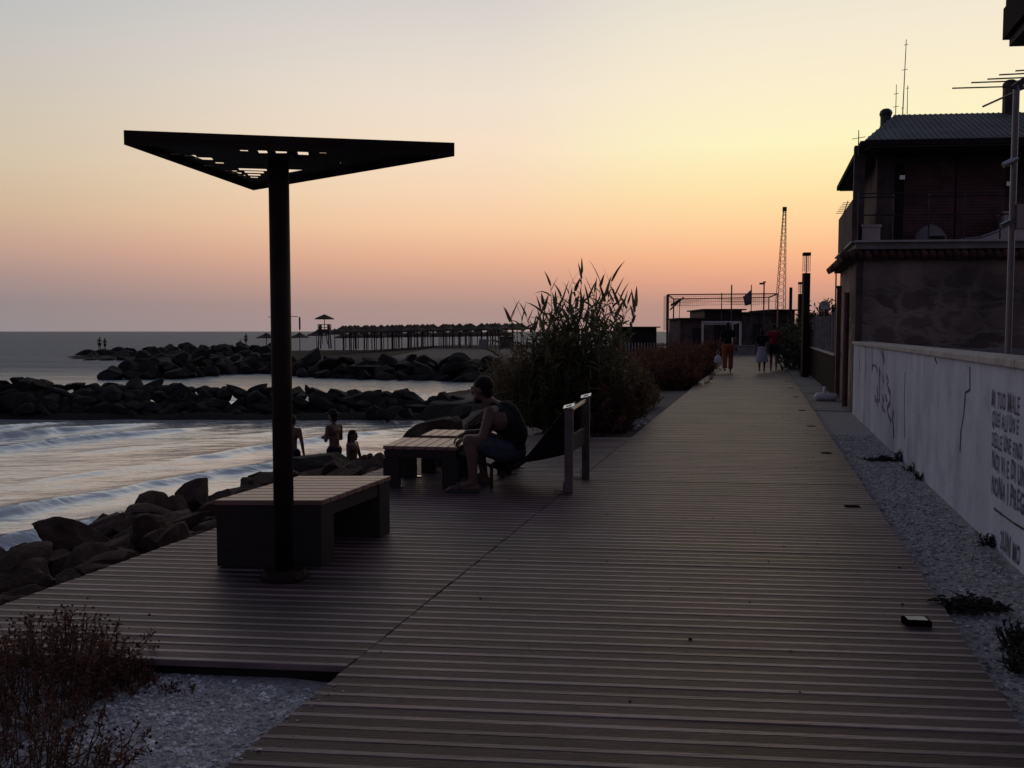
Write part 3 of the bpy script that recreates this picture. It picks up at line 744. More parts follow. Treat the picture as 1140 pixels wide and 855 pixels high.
def hand(mb, wrist, direction, palm_n, s=1.0, curl=.6, side=1):
    d = Vector(direction).normalized(); n = Vector(palm_n); n = (n - d * n.dot(d)).normalized(); t = d.cross(n) * side
    w = Vector(wrist); pc = w + d * .05 * s
    for k in range(4):
        off = (k - 1.5) * .021 * s
        mb.caps(w + t * off * .6 + d * .01 * s, .016 * s, w + d * .09 * s + t * off, .012 * s, 8)
        ln = (.070, .080, .074, .056)[k] * s; p = w + d * .092 * s + t * off; dirn = d.copy()
        for j in range(3):
            ax = dirn * math.cos(curl * .6) + n * math.sin(curl * .6); dirn = ax.normalized()
            q = p + dirn * ln * (.45, .32, .25)[j]; mb.caps(p, (.010 - .0012 * j) * s, q, (.009 - .0012 * j) * s, 8); p = q
    p = w + d * .025 * s - t * .03 * s
    q = p + (d * .5 - t * .6 + n * .35).normalized() * .045 * s; mb.caps(p, .013 * s, q, .011 * s, 8)
    r = q + (d * .85 - t * .1 + n * .3).normalized() * .032 * s; mb.caps(q, .011 * s, r, .009 * s, 8)

def head(mb, c, fwd, s=1.0):
    f = Vector(fwd).normalized(); x = f.cross(UP).normalized(); u = x.cross(f).normalized()
    mt = Matrix((x, f, u)).transposed()
    c = Vector(c)
    mb.ell(c + u * .02 * s - f * .005 * s, (.077 * s, .097 * s, .098 * s), 18, 12, 0, mt)
    mb.ell(c - u * .055 * s + f * .03 * s, (.056 * s, .062 * s, .066 * s), 14, 10, 0, mt)
    mb.tube([c + f * .088 * s + u * .018 * s, c + f * .112 * s - u * .026 * s], [.010 * s, .016 * s], 8)      # nose
    mb.ell(c + f * .105 * s - u * .028 * s, .014 * s, 8, 6)
    mb.ell(c + f * .083 * s + u * .032 * s, (.055 * s, .016 * s, .012 * s), 10, 6, 0, mt)                      # brow
    mb.ell(c + f * .084 * s - u * .062 * s, (.026 * s, .012 * s, .012 * s), 10, 6, 0, mt)                      # lips
    mb.ell(c + f * .075 * s - u * .098 * s, (.026 * s, .022 * s, .020 * s), 10, 6, 0, mt)                      # chin
    for sd in (-1, 1): mb.ell(c + x * sd * .078 * s - u * .005 * s - f * .008 * s, (.012 * s, .022 * s, .034 * s), 8, 6, 0, mt)
    return f, x, u, mt
def hair_cap(mb, c, fwd, s=1.0, long=0.0):
    f = Vector(fwd).normalized(); x = f.cross(UP).normalized(); u = x.cross(f).normalized(); mt = Matrix((x, f, u)).transposed(); c = Vector(c)
    mb.ell(c + u * .042 * s - f * .022 * s, (.086 * s, .098 * s, .088 * s), 18, 12, 0, mt)
    mb.ell(c - u * .02 * s - f * .055 * s, (.072 * s, .055 * s, .075 * s), 14, 10, 0, mt)
    if long > 0:
        n = 5
        for k in range(n):
            a = k / n; b = (k + 1) / n
            mb.caps(c - f * (.07 + .03 * a) * s - u * long * a, .072 * s * (1 - .25 * a), c - f * (.07 + .03 * b) * s - u * long * b, .072 * s * (1 - .25 * b), 12)

def seated_man():
    root = thing('person', 'man in black vest and blue-grey shorts sitting hunched on the sling lounger', 'person', None, tuple(L0))
    q = lambda x, y, z: LEX * x + LEY * y + UP * z
    pel, lum, tho, nek = q(1.15, .26, .345), q(1.19, .26, .50), q(1.115, .26, .655), q(.995, .26, .765)
    hips = {-1: q(1.13, .155, .335), 1: q(1.13, .365, .335)}
    knee = {-1: q(.835, -.07, .455), 1: q(.79, .40, .45)}
    ank = {-1: q(.885, -.125, .085), 1: q(.905, .31, .085)}
    toe = {-1: q(.69, -.16, .035), 1: q(.72, .27, .035)}
    sho = {-1: q(1.005, .085, .705), 1: q(.99, .435, .705)}
    elb = {-1: q(.955, -.03, .475), 1: q(.90, .47, .475)}
    wri = {-1: q(.785, .07, .475), 1: q(.735, .30, .49)}
    hc = q(.895, .265, .905); fw = (-LEX * .93 + LEY * .30 - UP * .12)
    mb = MB()
    mb.ell(pel, (.155, .135, .125)); mb.caps(pel, .125, lum, .125); mb.caps(lum, .13, tho, .135); mb.caps(tho, .13, nek, .06)
    mb.caps(q(1.09, .15, .63), .115, q(1.09, .37, .63), .115)
    mb.caps(nek - UP * .02, .062, hc - UP * .05 + LEX * .02, .056)
    head(mb, hc, fw)
    for s in (-1, 1):
        mb.caps(q(1.06, .26 + s * .08, .70), .075, sho[s], .062)
        mb.caps(sho[s], .058, elb[s], .043); mb.caps(elb[s], .044, wri[s], .028)
        hand(mb, wri[s], (-LEX * .75 + LEY * (.45 if s < 0 else -.25) - UP * .35), (-UP * .6 + LEX * .3), 1.0, .7, s)
        mb.caps(hips[s], .095, knee[s], .060); 
        calf = knee[s].lerp(ank[s], .33) + LEX * .018
        mb.caps(knee[s], .056, calf, .056); mb.caps(calf, .055, ank[s], .036)
        heel = ank[s] + LEX * .035 - UP * .045
        mb.caps(heel, .034, toe[s], .028); mb.caps(ank[s], .038, toe[s].lerp(ank[s], .35), .034)
        d = (toe[s] - heel).normalized(); sd = d.cross(UP)
        for k in range(5): mb.caps(toe[s] + sd * (k - 2) * .018 * s, .012, toe[s] + d * (.045 - .005 * abs(k - 1)) + sd * (k - 2) * .019 * s - UP * .008, .010, 8)
    remesh(mb, 'body', M['skin'], root, .007, 3)
    mb = MB()
    mb.ell(pel + UP * .01, (.165, .148, .12)); mb.caps(pel, .137, lum, .140); mb.caps(lum, .143, tho, .146)
    mb.caps(q(1.09, .165, .63), .126, q(1.09, .355, .63), .126)
    for s in (-1, 1): mb.caps(q(1.05, .26 + s * .095, .70), .078, q(1.02, .26 + s * .085, .745), .055)
    remesh(mb, 'tank_top', M['black_cloth'], root, .010, 4)
    mb = MB()
    mb.ell(pel - UP * .02, (.168, .152, .13))
    for s in (-1, 1):
        mb.caps(hips[s], .112, hips[s].lerp(knee[s], .62), .090)
        e = hips[s].lerp(knee[s], .78); mb.tube([hips[s].lerp(knee[s], .55), e], [.092, .091], 14)
    remesh(mb, 'shorts', M['blue_cloth'], root, .010, 3)
    mb = MB(); hair_cap(mb, hc, fw)
    remesh(mb, 'hair', M['hair'], root, .008, 2)
    f = Vector(fw).normalized(); mb = MB(); x = f.cross(UP).normalized(); u = x.cross(f)
    mt = Matrix((x, f, u)).transposed()
    mb.ell(hc + f * .045 - u * .093, (.058, .052, .038), 14, 10, 0, mt)
    remesh(mb, 'beard', M['hair'], root, .008, 2)
    for s in (-1, 1):
        heel = ank[s] + LEX * .045; d = (toe[s] - heel); d.z = 0; d.normalize(); sd = d.cross(UP)
        mb = MB(); pts = []
        for k in range(16):
            a = 2 * math.pi * k / 16
            p = heel * .5 + toe[s] * .5 + d * (.02 + .158 * math.cos(a)) + sd * (.052 * math.sin(a)); pts.append((p.x, p.y))
        if True: mb.prism(pts[::-1], .003, .026)
        m_ = toe[s].lerp(heel, .25)
        arc = [Vector((m_.x, m_.y, 0)) + sd * (.052 * math.cos(a)) + UP * (.022 + .058 * math.sin(a)) for a in [math.pi * i / 8 for i in range(9)]]
        mb.tube(arc, .013, 6)
        part(mb, 'sandal', M['rubber'], root, False)
seated_man()

def stander(name_label, x, y, z, h, face, clothes, hair_long=0.0, hat=False, stride=0.0, voxel=.018, arms=(0.1, 0.1), group=None, elbow=0.0, seated=False):
    """a standing or walking figure of height h; face = heading; clothes: list of (part, material, what it covers)"""
    root = thing('person', name_label, 'person', group, (x, y, z), 0)
    s = h / 1.72
    f = Vector((math.sin(face), math.cos(face), 0)); rt = Vector((f.y, -f.x, 0))
    q = lambda r, fw, up: (rt * r + f * fw + UP * up) * s
    if seated:
        hipz = .12; drop = .93 - hipz
    else: hipz = .93; drop = 0
    hz_ = hipz
    pel, che, nek = q(0, 0, hz_), q(0, .02, hz_ + .40), q(0, 0.0, hz_ + .53)
    hc = q(0, .03, hz_ + .67)
    hp = {k: q(.09 * k, 0, hz_ - .02) for k in (-1, 1)}
    if seated:
        kn = {k: q(.13 * k, .38, hz_ + .22) for k in (-1, 1)}; an = {k: q(.11 * k, .52, .02 - .0) for k in (-1, 1)}
    else:
        kn = {k: q(.095 * k, .05 + stride * k * .18, .50) for k in (-1, 1)}; an = {k: q(.09 * k, stride * k * .30 - (.05 if stride else 0), .085 + (.05 if stride * k < 0 else 0)) for k in (-1, 1)}
    sh = {k: q(.175 * k, 0, hz_ + .47) for k in (-1, 1)}
    el = {k: q(.22 * k + .06 * k * arms[k > 0], .02 - stride * k * .10, hz_ + .20) for k in (-1, 1)}
    wr = {k: (q(.23 * k + .15 * k * arms[k > 0], .06 - stride * k * .16, hz_ - .05) if elbow == 0 else q(.05 * k, .20, hz_ + .22)) for k in (-1, 1)}
    mb = MB()
    mb.ell(pel, (.145 * s, .115 * s, .13 * s)); mb.caps(pel, .11 * s, q(0, 0, hz_ + .2), .105 * s); mb.caps(q(-.06, .01, hz_ + .38), .105 * s, q(.06, .01, hz_ + .38), .105 * s); mb.caps(q(0, 0, hz_ + .2), .108 * s, che, .11 * s)
    mb.caps(che, .09 * s, nek, .055 * s); mb.caps(nek, .052 * s, hc - UP * .05 * s, .05 * s)
    head(mb, hc, f, s)
    for k in (-1, 1):
        mb.caps(q(.06 * k, 0, hz_ + .46), .07 * s, sh[k], .055 * s); mb.caps(sh[k], .052 * s, el[k], .038 * s); mb.caps(el[k], .039 * s, wr[k], .026 * s)
        hand(mb, wr[k], (wr[k] - el[k]), f, s, .5, k)
        mb.caps(hp[k], .09 * s, kn[k], .058 * s); c = kn[k].lerp(an[k], .3) - f * .015 * s; mb.caps(kn[k], .054 * s, c, .053 * s); mb.caps(c, .052 * s, an[k], .034 * s)
        mb.caps(an[k] - UP * .045 * s - f * .03 * s, .032 * s, an[k] - UP * .055 * s + f * .14 * s, .026 * s)
    remesh(mb, 'body', M['skin'], root, voxel, 2)
    for nm, m_, what in clothes:
        mb = MB()
        if what == 'top':
            mb.ell(pel + UP * .1 * s, (.15 * s, .12 * s, .12 * s)); mb.caps(q(0, 0, hz_ + .1), .122 * s, q(0, 0, hz_ + .25), .118 * s); mb.caps(q(-.07, .01, hz_ + .38), .118 * s, q(.07, .01, hz_ + .38), .118 * s)
            for k in (-1, 1): mb.caps(q(.07 * k, 0, hz_ + .45), .085 * s, sh[k], .07 * s); mb.caps(sh[k], .068 * s, sh[k].lerp(el[k], .5), .06 * s)
        elif what == 'trousers':
            mb.ell(pel, (.16 * s, .13 * s, .15 * s))
            for k in (-1, 1): mb.caps(hp[k], .115 * s, kn[k], .085 * s); mb.tube([kn[k], kn[k].lerp(an[k], .9)], [.085 * s, .075 * s], 12)
        elif what == 'shorts':
            mb.ell(pel, (.16 * s, .13 * s, .14 * s))
            for k in (-1, 1): mb.caps(hp[k], .115 * s, hp[k].lerp(kn[k], .55), .092 * s)
        elif what == 'skirt':
            mb.ell(pel + UP * .05 * s, (.155 * s, .13 * s, .12 * s)); mb.tube([q(0, 0, hz_ + .1), q(0, 0, hz_ - .2), q(0, -.01, hz_ - .52)], [.13 * s, .20 * s, .25 * s], 18)
        elif what == 'briefs':
            mb.ell(pel - UP * .01 * s, (.153 * s, .124 * s, .12 * s))
            for k in (-1, 1): mb.caps(hp[k], .102 * s, hp[k].lerp(kn[k], .2), .096 * s)
        remesh(mb, nm, m_, root, voxel, 2)
    mb = MB(); hair_cap(mb, hc, f, s, hair_long)
    remesh(mb, 'hair', M['hair'], root, voxel * .7, 2)
    if hat:
        mb = MB(); c = hc + UP * .085 * s
        mb.tube([c - UP * .01, c + UP * .004], .145 * s, 18); mb.ell(c + UP * .01, (.098 * s, .10 * s, .075 * s), 14, 8)
        part(mb, 'hat', M['dark_cloth'], root, False)
    return root
wk = math.atan2(WD.x, WD.y)
p = P(810, 415)
stander('woman with long dark hair, dark top and orange trousers walking away on the boardwalk', p.x, p.y, 0.003, 1.76, wk, [('top', M['black_cloth'], 'top'), ('trousers', M['orange_cloth'], 'trousers')], .32, stride=.5, arms=(.5, .3))
bagp = P(810, 415) + Vector((-.36, -.05, .50))
mb = MB(); 
mb.tube([(0, 0, -.20), (0, 0, -.17), (.01, 0, -.06), (0, 0, .06), (0, 0, .13)], [.06, .13, .145, .11, .03], 10)
mb.tube([(-.035, 0, .12), (-.045, 0, .24), (0, 0, .31), (.045, 0, .24), (.035, 0, .12)], .008, 6)
o = mb.build('carrier_bag', M['plastic_white'], None, True); o.location = bagp; o.scale = (1, .6, 1)
tag(o, 'white carrier bag in the hand of the woman in orange trousers', 'bag')
p = P(848, 415)
stander('person with dark hair and long pale skirt walking between the other two walkers', p.x, p.y, 0.003, 1.54, wk, [('top', M['black_cloth'], 'top'), ('skirt', M['pale_cloth'], 'skirt')], .12, stride=.4)
p = P(861, 413.2)
stander('person in bright red top and dark shorts walking away beside the pale skirt', p.x, p.y, 0.003, 1.72, wk, [('top', M['red_cloth'], 'top'), ('shorts', M['dark_cloth'], 'shorts')], 0, stride=-.5)
# bathers on the shore
p = D(372, 480, 16.4)
stander('bather in a brimmed hat standing at the water beyond the shore rocks', p.x, p.y, -1.53, 1.52, -1.0, [('swim_trunks', M['dark_cloth'], 'briefs')], 0, hat=True, voxel=.012, elbow=1)
p = D(392, 480, 15.6)
stander('long-haired child sitting on a rock beside the bather in the hat', p.x, p.y, -.98, 1.35, 1.9, [('swimsuit', M['dark_cloth'], 'briefs')], .14, voxel=.012, seated=True, arms=(1.2, .2))
p = D(325, 480, 16.6)
stander('bather standing by the water, half hidden behind the canopy post', p.x, p.y, -1.6, 1.5, .3, [('swim_trunks', M['dark_cloth'], 'briefs')], 0, voxel=.012)
p = D(111, 390, 112)
stander('one of two people standing at the tip of the far breakwater, slightly taller', p.x, p.y, p.z - .1, 1.75, 2.6, [('swim_trunks', M['dark_cloth'], 'briefs')], 0, voxel=.04)
p = D(117, 390, 112)
stander('one of two people standing at the tip of the far breakwater, arm bent', p.x, p.y, p.z - .1, 1.62, -.6, [('swim_trunks', M['dark_cloth'], 'briefs')], .2, voxel=.04, elbow=1)
p = D(274, 384.5, 112)
stander('person standing on the far rocks next to a seated companion', p.x, p.y, p.z - .1, 1.6, -.6, [('swim_trunks', M['dark_cloth'], 'briefs')], 0, voxel=.04)
p = D(267.5, 384.5, 112)
stander('person sitting on the far rocks next to a standing companion', p.x, p.y, p.z - .1, 1.6, -.6, [('swim_trunks', M['dark_cloth'], 'briefs')], 0, voxel=.04, seated=True)

# ---------------------------------------------------------------- boulders
def boulder_mesh(i, m):
    r = random.Random(100 + i); bm = bmesh.new(); bmesh.ops.create_icosphere(bm, subdivisions=4, radius=1.0)
    planes = []
    for _ in range(12):
        n = Vector((r.gauss(0, 1), r.gauss(0, 1), r.gauss(0, 1))).normalized(); planes.append((n, r.uniform(.42, .74)))
    off = Vector((r.uniform(0, 50), r.uniform(0, 50), r.uniform(0, 50)))
    for v in bm.verts:
        c = v.co.copy()
        for n, d in planes:
            e = c.dot(n) - d
            if e > 0: c -= n * e
        c *= 1.15 + .05 * mnoise.noise(c * 1.5 + off) + .035 * mnoise.noise(c * 4 + off) + .025 * mnoise.noise(c * 11 + off)
        v.co = c
    me = bpy.data.meshes.new('boulder'); bm.to_mesh(me); bm.free(); me.materials.append(m)
    me.polygons.foreach_set('use_smooth', [True] * len(me.polygons))
    try: me.set_sharp_from_angle(angle=R(20))
    except Exception: pass
    return me
BM = [boulder_mesh(i, M['rock']) for i in range(9)]; BW = [boulder_mesh(i + 20, M['rock_warm']) for i in range(7)]
ROCKS = []
def boulder(x, y, z, sx, sy, sz, label, group, warm=False, rot=None):
    ROCKS.append((x, y, z, sx, sy, sz, label, group, random.choice(BW if warm else BM), rot or (random.uniform(-.6, .6), random.uniform(-.6, .6), random.uniform(0, 6.28))))
def place_boulders(most=292):
    key = lambda r: -(r[3] * r[5]) / (r[1] ** 2 + r[0] ** 2) - (5 if r[7] is None else 0)
    rs = sorted(ROCKS, key=key); rest = MB()
    for k, (x, y, z, sx, sy, sz, label, group, me, rot) in enumerate(rs):
        if k < most:
            o = bpy.data.objects.new('boulder', me); COL.objects.link(o); o.location = (x, y, z); o.scale = (sx, sy, sz); o.rotation_euler = rot
            tag(o, label, 'boulder', group)
        else:
            from mathutils import Euler
            mt = Matrix.LocRotScale(Vector((x, y, z)), Euler(rot), Vector((sx, sy, sz)))
            rest.add([mt @ v.co for v in me.vertices], [tuple(p.vertices) for p in me.polygons])
    if rest.v: tag(rest.build('rock_rubble', M['rock'], None, True), kind='stuff')
# near breakwater across the cove: crest line v about 425-436, base 462
def crest1(u):                                           # crest in the photo
    pts = [(-40, 424), (0, 424), (25, 420), (60, 426), (120, 427), (200, 430), (280, 432), (340, 433), (400, 434), (440, 438), (480, 439), (520, 440)]
    for (a, b), (c, d) in zip(pts, pts[1:]):
        if a <= u <= c: return b + (d - b) * (u - a) / (c - a)
    return 424
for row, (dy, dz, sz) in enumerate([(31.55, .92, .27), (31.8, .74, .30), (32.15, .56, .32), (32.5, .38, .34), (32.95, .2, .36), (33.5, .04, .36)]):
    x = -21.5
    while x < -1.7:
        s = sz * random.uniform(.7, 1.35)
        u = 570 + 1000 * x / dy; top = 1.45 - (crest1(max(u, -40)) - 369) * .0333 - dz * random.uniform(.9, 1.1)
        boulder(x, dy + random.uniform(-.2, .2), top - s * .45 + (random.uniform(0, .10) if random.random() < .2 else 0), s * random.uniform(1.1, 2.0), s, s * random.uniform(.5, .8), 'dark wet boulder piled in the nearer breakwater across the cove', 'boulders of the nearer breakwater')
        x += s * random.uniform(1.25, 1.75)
for u, v, s in ((415, 461, .5), (432, 463, .45), (452, 462, .38), (492, 452, .6)):
    p = P(u, v, -1.4); boulder(p.x, p.y, -1.35, s, s * .8, s * .7, 'low dark rock at the landward foot of the nearer breakwater', 'rocks at the foot of the nearer breakwater')
# second breakwater and its long arm
def base2(u):                                            # waterline of the farther breakwater
    pts = [(100, 421), (130, 422.5), (200, 421.5), (250, 416.5), (300, 415.5), (340, 420), (400, 422), (500, 424), (545, 425)]
    for (a, b), (c, d) in zip(pts, pts[1:]):
        if a <= u <= c: return b + (d - b) * (u - a) / (c - a)
    return 424
for row in range(4):
    u = 545
    while u > 108 + row * 14:
        d0 = 3050 / (base2(u) - 369) + row * 1.25; s = random.uniform(.45, .85)
        x = (u - 570) / 1000 * d0
        boulder(x, d0 + random.uniform(-.3, .3), -1.5 + row * .30 - max(0, (190 - u) / 190) * .35 * row / 3 + random.uniform(-.1, .1), s * random.uniform(1.1, 1.9), s, s * random.uniform(.5, .8), 'dark boulder piled along the farther breakwater below the beach umbrellas', 'boulders of the farther breakwater')
        u -= s * random.uniform(1.7, 2.2) / d0 * 1000
for row, (va, vb, d0) in enumerate([(404, 402, 84), (400, 394.5, 95), (396, 391, 103), (392.5, 387.5, 110), (390.5, 384.8, 117)]):
    u = 300
    while u > (165, 80, 76, 80, 92)[row]:
        s = random.uniform(.7, 1.15); k = min(1, (u - 84) / 150)
        v = va * (1 - k) + vb * k
        if row > 0 and u < 135: v += 3.0 * min(1, (135 - u) / 15)
        p = D(u, v + 2.6, d0)
        boulder(p.x, p.y, p.z - .1, s * 1.5, s, s * .8, 'far dark boulder on the long outer arm of the breakwater', 'boulders of the outer arm')
        u -= s * random.uniform(1.9, 2.6) / d0 * 1000
# shore rocks left of the platform: placed on the slope
def shore(u, v, z, s, lab='brown boulder on the shore slope left of the deck platform', warm=True, fl=.65):
    p = P(u, v, z); boulder(p.x, p.y, z - .05, s * random.uniform(1, 1.35), s, s * fl, lab, 'boulders on the shore slope' if lab.startswith('brown boulder on') else None, warm)
shore(163, 594, -.42, .17, 'pointed dark rock standing tallest at the left end of the shore', True, 1.35)
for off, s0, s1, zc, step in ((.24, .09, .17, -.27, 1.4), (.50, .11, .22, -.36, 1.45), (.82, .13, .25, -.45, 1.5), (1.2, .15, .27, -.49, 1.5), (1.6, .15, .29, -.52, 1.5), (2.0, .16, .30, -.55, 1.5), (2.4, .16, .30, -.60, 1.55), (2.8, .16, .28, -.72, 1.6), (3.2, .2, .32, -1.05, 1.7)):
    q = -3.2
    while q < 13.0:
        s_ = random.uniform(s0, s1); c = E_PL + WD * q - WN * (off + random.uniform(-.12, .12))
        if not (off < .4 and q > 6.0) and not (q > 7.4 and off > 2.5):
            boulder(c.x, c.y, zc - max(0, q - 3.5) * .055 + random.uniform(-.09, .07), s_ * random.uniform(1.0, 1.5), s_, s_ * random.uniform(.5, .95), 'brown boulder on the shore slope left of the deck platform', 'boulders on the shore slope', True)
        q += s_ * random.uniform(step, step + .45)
shore(286, 531, -.52, .12, 'squarish dark rock jutting up beside the canopy post', True, 1.5)
shore(366, 516, -.74, .52, 'broad dark rock in front of the sitting child', False, .5)
shore(478, 485, -.75, .55, 'rounded dark rock at the edge of the bright wet sand', True, .55)
for u, v, z, s in [(505, 476, -.62, .36), (530, 466, -.55, .36), (545, 480, -.42, .28), (495, 490, -.5, .30), (515, 455, -.85, .36), (470, 500, -.4, .32), (520, 492, -.3, .3)]:
    p = P(u, v, z); boulder(p.x, p.y, z - .1, s * 1.3, s, s * .6, 'low brown rock on the bank behind the seated man', 'rocks on the bank behind the lounger', True)

place_boulders()
# ---------------------------------------------------------------- plants
def blade(mb, p, d, ln, w, droop, mi=0, seg=4):
    d = Vector(d).normalized(); side = d.cross(UP); side = side.normalized() if side.length > .05 else Vector((1, 0, 0)); side = Matrix.Rotation(random.uniform(-.9, .9), 3, d) @ side
    vs = []; q = Vector(p)
    for i in range(seg + 1):
        t = i / seg; ww = w * (1 - t) ** .7 * (.55 + .45 * min(1, t * 4)) / 2 + .0006
        vs += [q - side * ww, q + side * ww]
        d = (d - UP * droop / seg * (1 + t)).normalized(); q = q + d * ln / seg
    mb.add(vs, [(2 * i, 2 * i + 1, 2 * i + 3, 2 * i + 2) for i in range(seg)], mi)
def cane_clump():
    c = P(655, 478, -.1)
    root = thing('giant_reed', 'tall clump of giant reeds rising beside the boardwalk behind the lounger', 'reeds', None, (c.x, c.y, -.12))
    st = MB(); lf = MB(); dl = MB()
    tops = [(613, 318), (602, 345), (625, 330), (633, 322), (640, 318), (648, 304), (655, 332), (662, 325), (668, 313), (674, 330), (681, 313), (690, 334), (699, 338), (708, 341), (586, 352), (594, 362), (618, 345), (684, 330)]
    canes = []
    for u, v in tops:
        y = c.y + random.uniform(-.2, 1.2); t = D(u, v, y); b = Vector((c.x + (t.x - c.x) * random.uniform(.5, .75), y + random.uniform(-.2, .2), -.12)); canes.append((b, t, 1))
    for _ in range(95):
        b = Vector((c.x + random.gauss(-.25, .45), c.y + random.uniform(-.3, 1.3), -.12)); hh = random.uniform(1.0, 2.05)
        canes.append((b, b + Vector((random.gauss(0, .22), random.gauss(0, .2), hh)), 0))
    o = Vector((c.x, c.y, -.12))
    for b, t, main in canes:
        b = b - o; t = t - o; n = 7; bend = Vector((random.gauss(0, .06), random.gauss(0, .06), 0))
        pts = [b.lerp(t, i / n) + bend * math.sin(math.pi * i / n) for i in range(n + 1)]
        st.tube(pts, [.011 * (1 - .75 * i / n) + .001 for i in range(n + 1)], 5)
        L = (t - b).length; k = int(L / .085); a0 = random.uniform(0, 6.28)
        for i in range(k):
            f_ = (i + 1) / k
            if f_ < .18 and random.random() < .6: continue
            p = b.lerp(t, f_) + bend * math.sin(math.pi * f_)
            a = a0 + (i % 2) * math.pi + random.gauss(0, .5); up = .75 + .45 * f_ + (1.2 if i >= k - 2 else 0)
            d = Vector((math.cos(a), math.sin(a), up))
            dry = random.random() < (.55 - .5 * f_)
            blade(dl if dry else lf, p, d, random.uniform(.28, .52) * (1 - .2 * f_), random.uniform(.045, .075), random.uniform(.45, 1.25) if i < k - 2 else random.uniform(.1, .5))
    part(st, 'stem', M['cane'], root); part(lf, 'foliage', M['caneleaf'], root); part(dl, 'dry_foliage', M['dryleaf'], root)
cane_clump()
def shrub(name, label, loc, rad, h, n, leaf, m, cat='shrub', group=None, lw=.35, thin=1.0, per=26, upright=.6, tips=0, low=0.0):
    root = thing(name, label, cat, group, loc); st = MB(); lf = MB()
    for _ in range(n):
        a = random.uniform(0, 6.28); r = math.sqrt(random.random())
        b = Vector((math.cos(a) * r * rad[0] * .8, math.sin(a) * r * rad[1] * .8, 0))
        hh = h * random.uniform(.45, 1.05) * (1 - .45 * r * r)
        t = b + Vector((math.cos(a) * rad[0] * r * random.uniform(0, .5) + random.gauss(0, .12 * h), math.sin(a) * rad[1] * r * random.uniform(0, .5) + random.gauss(0, .12 * h), hh))
        mid = b.lerp(t, .5) + Vector((random.gauss(0, .05), random.gauss(0, .05), 0)) * h
        st.tube([b, mid, t], [(.006 + .004 * h) * thin, (.004 + .002 * h) * thin, .002 * thin], 4, cap=False)
        for i in range(per):
            f_ = low + (1 - low) * random.random() ** .8
            p = (b.lerp(mid, f_ * 2) if f_ < .5 else mid.lerp(t, f_ * 2 - 1))
            d = Vector((random.gauss(0, 1), random.gauss(0, 1), random.gauss(upright, .6)))
            blade(lf, p, d, leaf * random.uniform(.6, 1.5), leaf * lw * random.uniform(.6, 1.3), random.uniform(-.2, .6), seg=2)
        for i in range(tips):
            lf.ell(t + Vector((random.gauss(0, .02), random.gauss(0, .02), random.gauss(0, .02))), random.uniform(.003, .007), 5, 4)
    part(st, 'stem', M['twig'], root); part(lf, 'foliage', m, root)
    return root
def sh(u, v, z): p = P(u, v, z); return (p.x, p.y, z)
shrub('shrub', 'feathery brown-green bush leaning left of the giant reeds', sh(606, 474, -.15), (.70, .5), 1.75, 210, .13, M['greenscrub'], per=60, lw=.20)
shrub('shrub', 'dry brown bush at the left edge of the reed clump, behind the seated man', sh(578, 464, -.2), (.55, .5), 1.35, 140, .12, M['dryleaf'], per=52, lw=.20)
shrub('shrub', 'dense dark bush at the foot of the giant reeds', sh(645, 480, -.15), (.75, .5), 1.4, 200, .16, M['caneleaf'], per=50, lw=.22)
shrub('shrub', 'reddish dry bush at the right foot of the giant reeds', sh(672, 482, -.12), (.45, .4), .95, 130, .10, M['redscrub'], per=44, lw=.24)
shrub('shrub', 'grey-green bush behind the giant reeds near the walkway', sh(690, 466, -.12), (.55, .5), 1.25, 150, .13, M['greenscrub'], per=46, lw=.22)
shrub('shrub', 'dry grassy tuft right of the giant reeds', sh(716, 452, -.12), (.35, .4), .55, 90, .16, M['dryleaf'], per=20, lw=.10, upright=1.5)
for i, (u, v, w_, h_) in enumerate([(740, 432, 1.1, .95), (722, 420, 1.4, 1.0), (762, 420, 1.0, .95), (748, 408, 1.6, 1.1), (778, 408, 1.0, 1.0), (712, 405, 1.9, .9), (770, 398, 1.8, 1.2), (792, 398, 1.1, 1.1)]):
    shrub('scrub_bush', ['red-brown scrub bush nearest on the left verge of the boardwalk', 'red-brown scrub bush on the verge, left of the nearest one', 'red-brown scrub bush overhanging the boardwalk edge', 'red-brown scrub bush in the middle of the verge',
          'red-brown scrub bush close behind the overhanging one', 'low red-brown scrub bush farthest from the boardwalk edge', 'tall red-brown scrub bush at the back of the verge', 'red-brown scrub bush next to the woman in orange trousers'][i],
          sh(u, v, -.12), (w_, w_), h_, 170, .13, M['redscrub'], 'shrub', 'scrub bushes along the boardwalk', per=50, lw=.26)
def plant_fg(label, u, v, r, h, n, per=16):
    shrub('dry_shrub', label, sh(u, v, -.10), r, h, n, .024, M['redscrub'], 'shrub', 'dry shrubs in the front gravel', per=per, lw=.34, tips=2, low=.05, thin=.42)
plant_fg('reddish dry shrub with seed heads in the near gravel corner', 30, 800, (.34, .3), .42, 130, 30)
plant_fg('reddish dry shrub touching the front edge of the platform', 70, 752, (.36, .2), .30, 110, 28)
plant_fg('low dry shrub spreading towards the middle of the front gravel', 125, 772, (.17, .14), .17, 90, 24)
plant_fg('dry shrub at the bottom edge of the front gravel', 20, 880, (.38, .3), .32, 110, 28)
plant_fg('tiny dry sprig alone in the front gravel', 190, 778, (.10, .05), .07, 14, 8)
def weed(label, u, v, r, h, n, z=-.04):
    shrub('weed', label, sh(u, v, z), (r, r), h, n, .035, M['weed'], 'weed', 'weeds along the white wall', per=10, lw=.5)
weed('dark weed tuft at the foot of the white wall near the crack', 1103, 608, .08, .10, 20)
weed('weed at the foot of the wall under the long thin stroke', 1003, 512, .08, .14, 16)
weed('low weed at the wall foot between two other weeds', 1017, 525, .07, .10, 12)
weed('small weed on the gravel by the wall', 1026, 534, .06, .09, 10)
weed('bushy dark weed at the right picture edge', 1137, 725, .10, .16, 34)
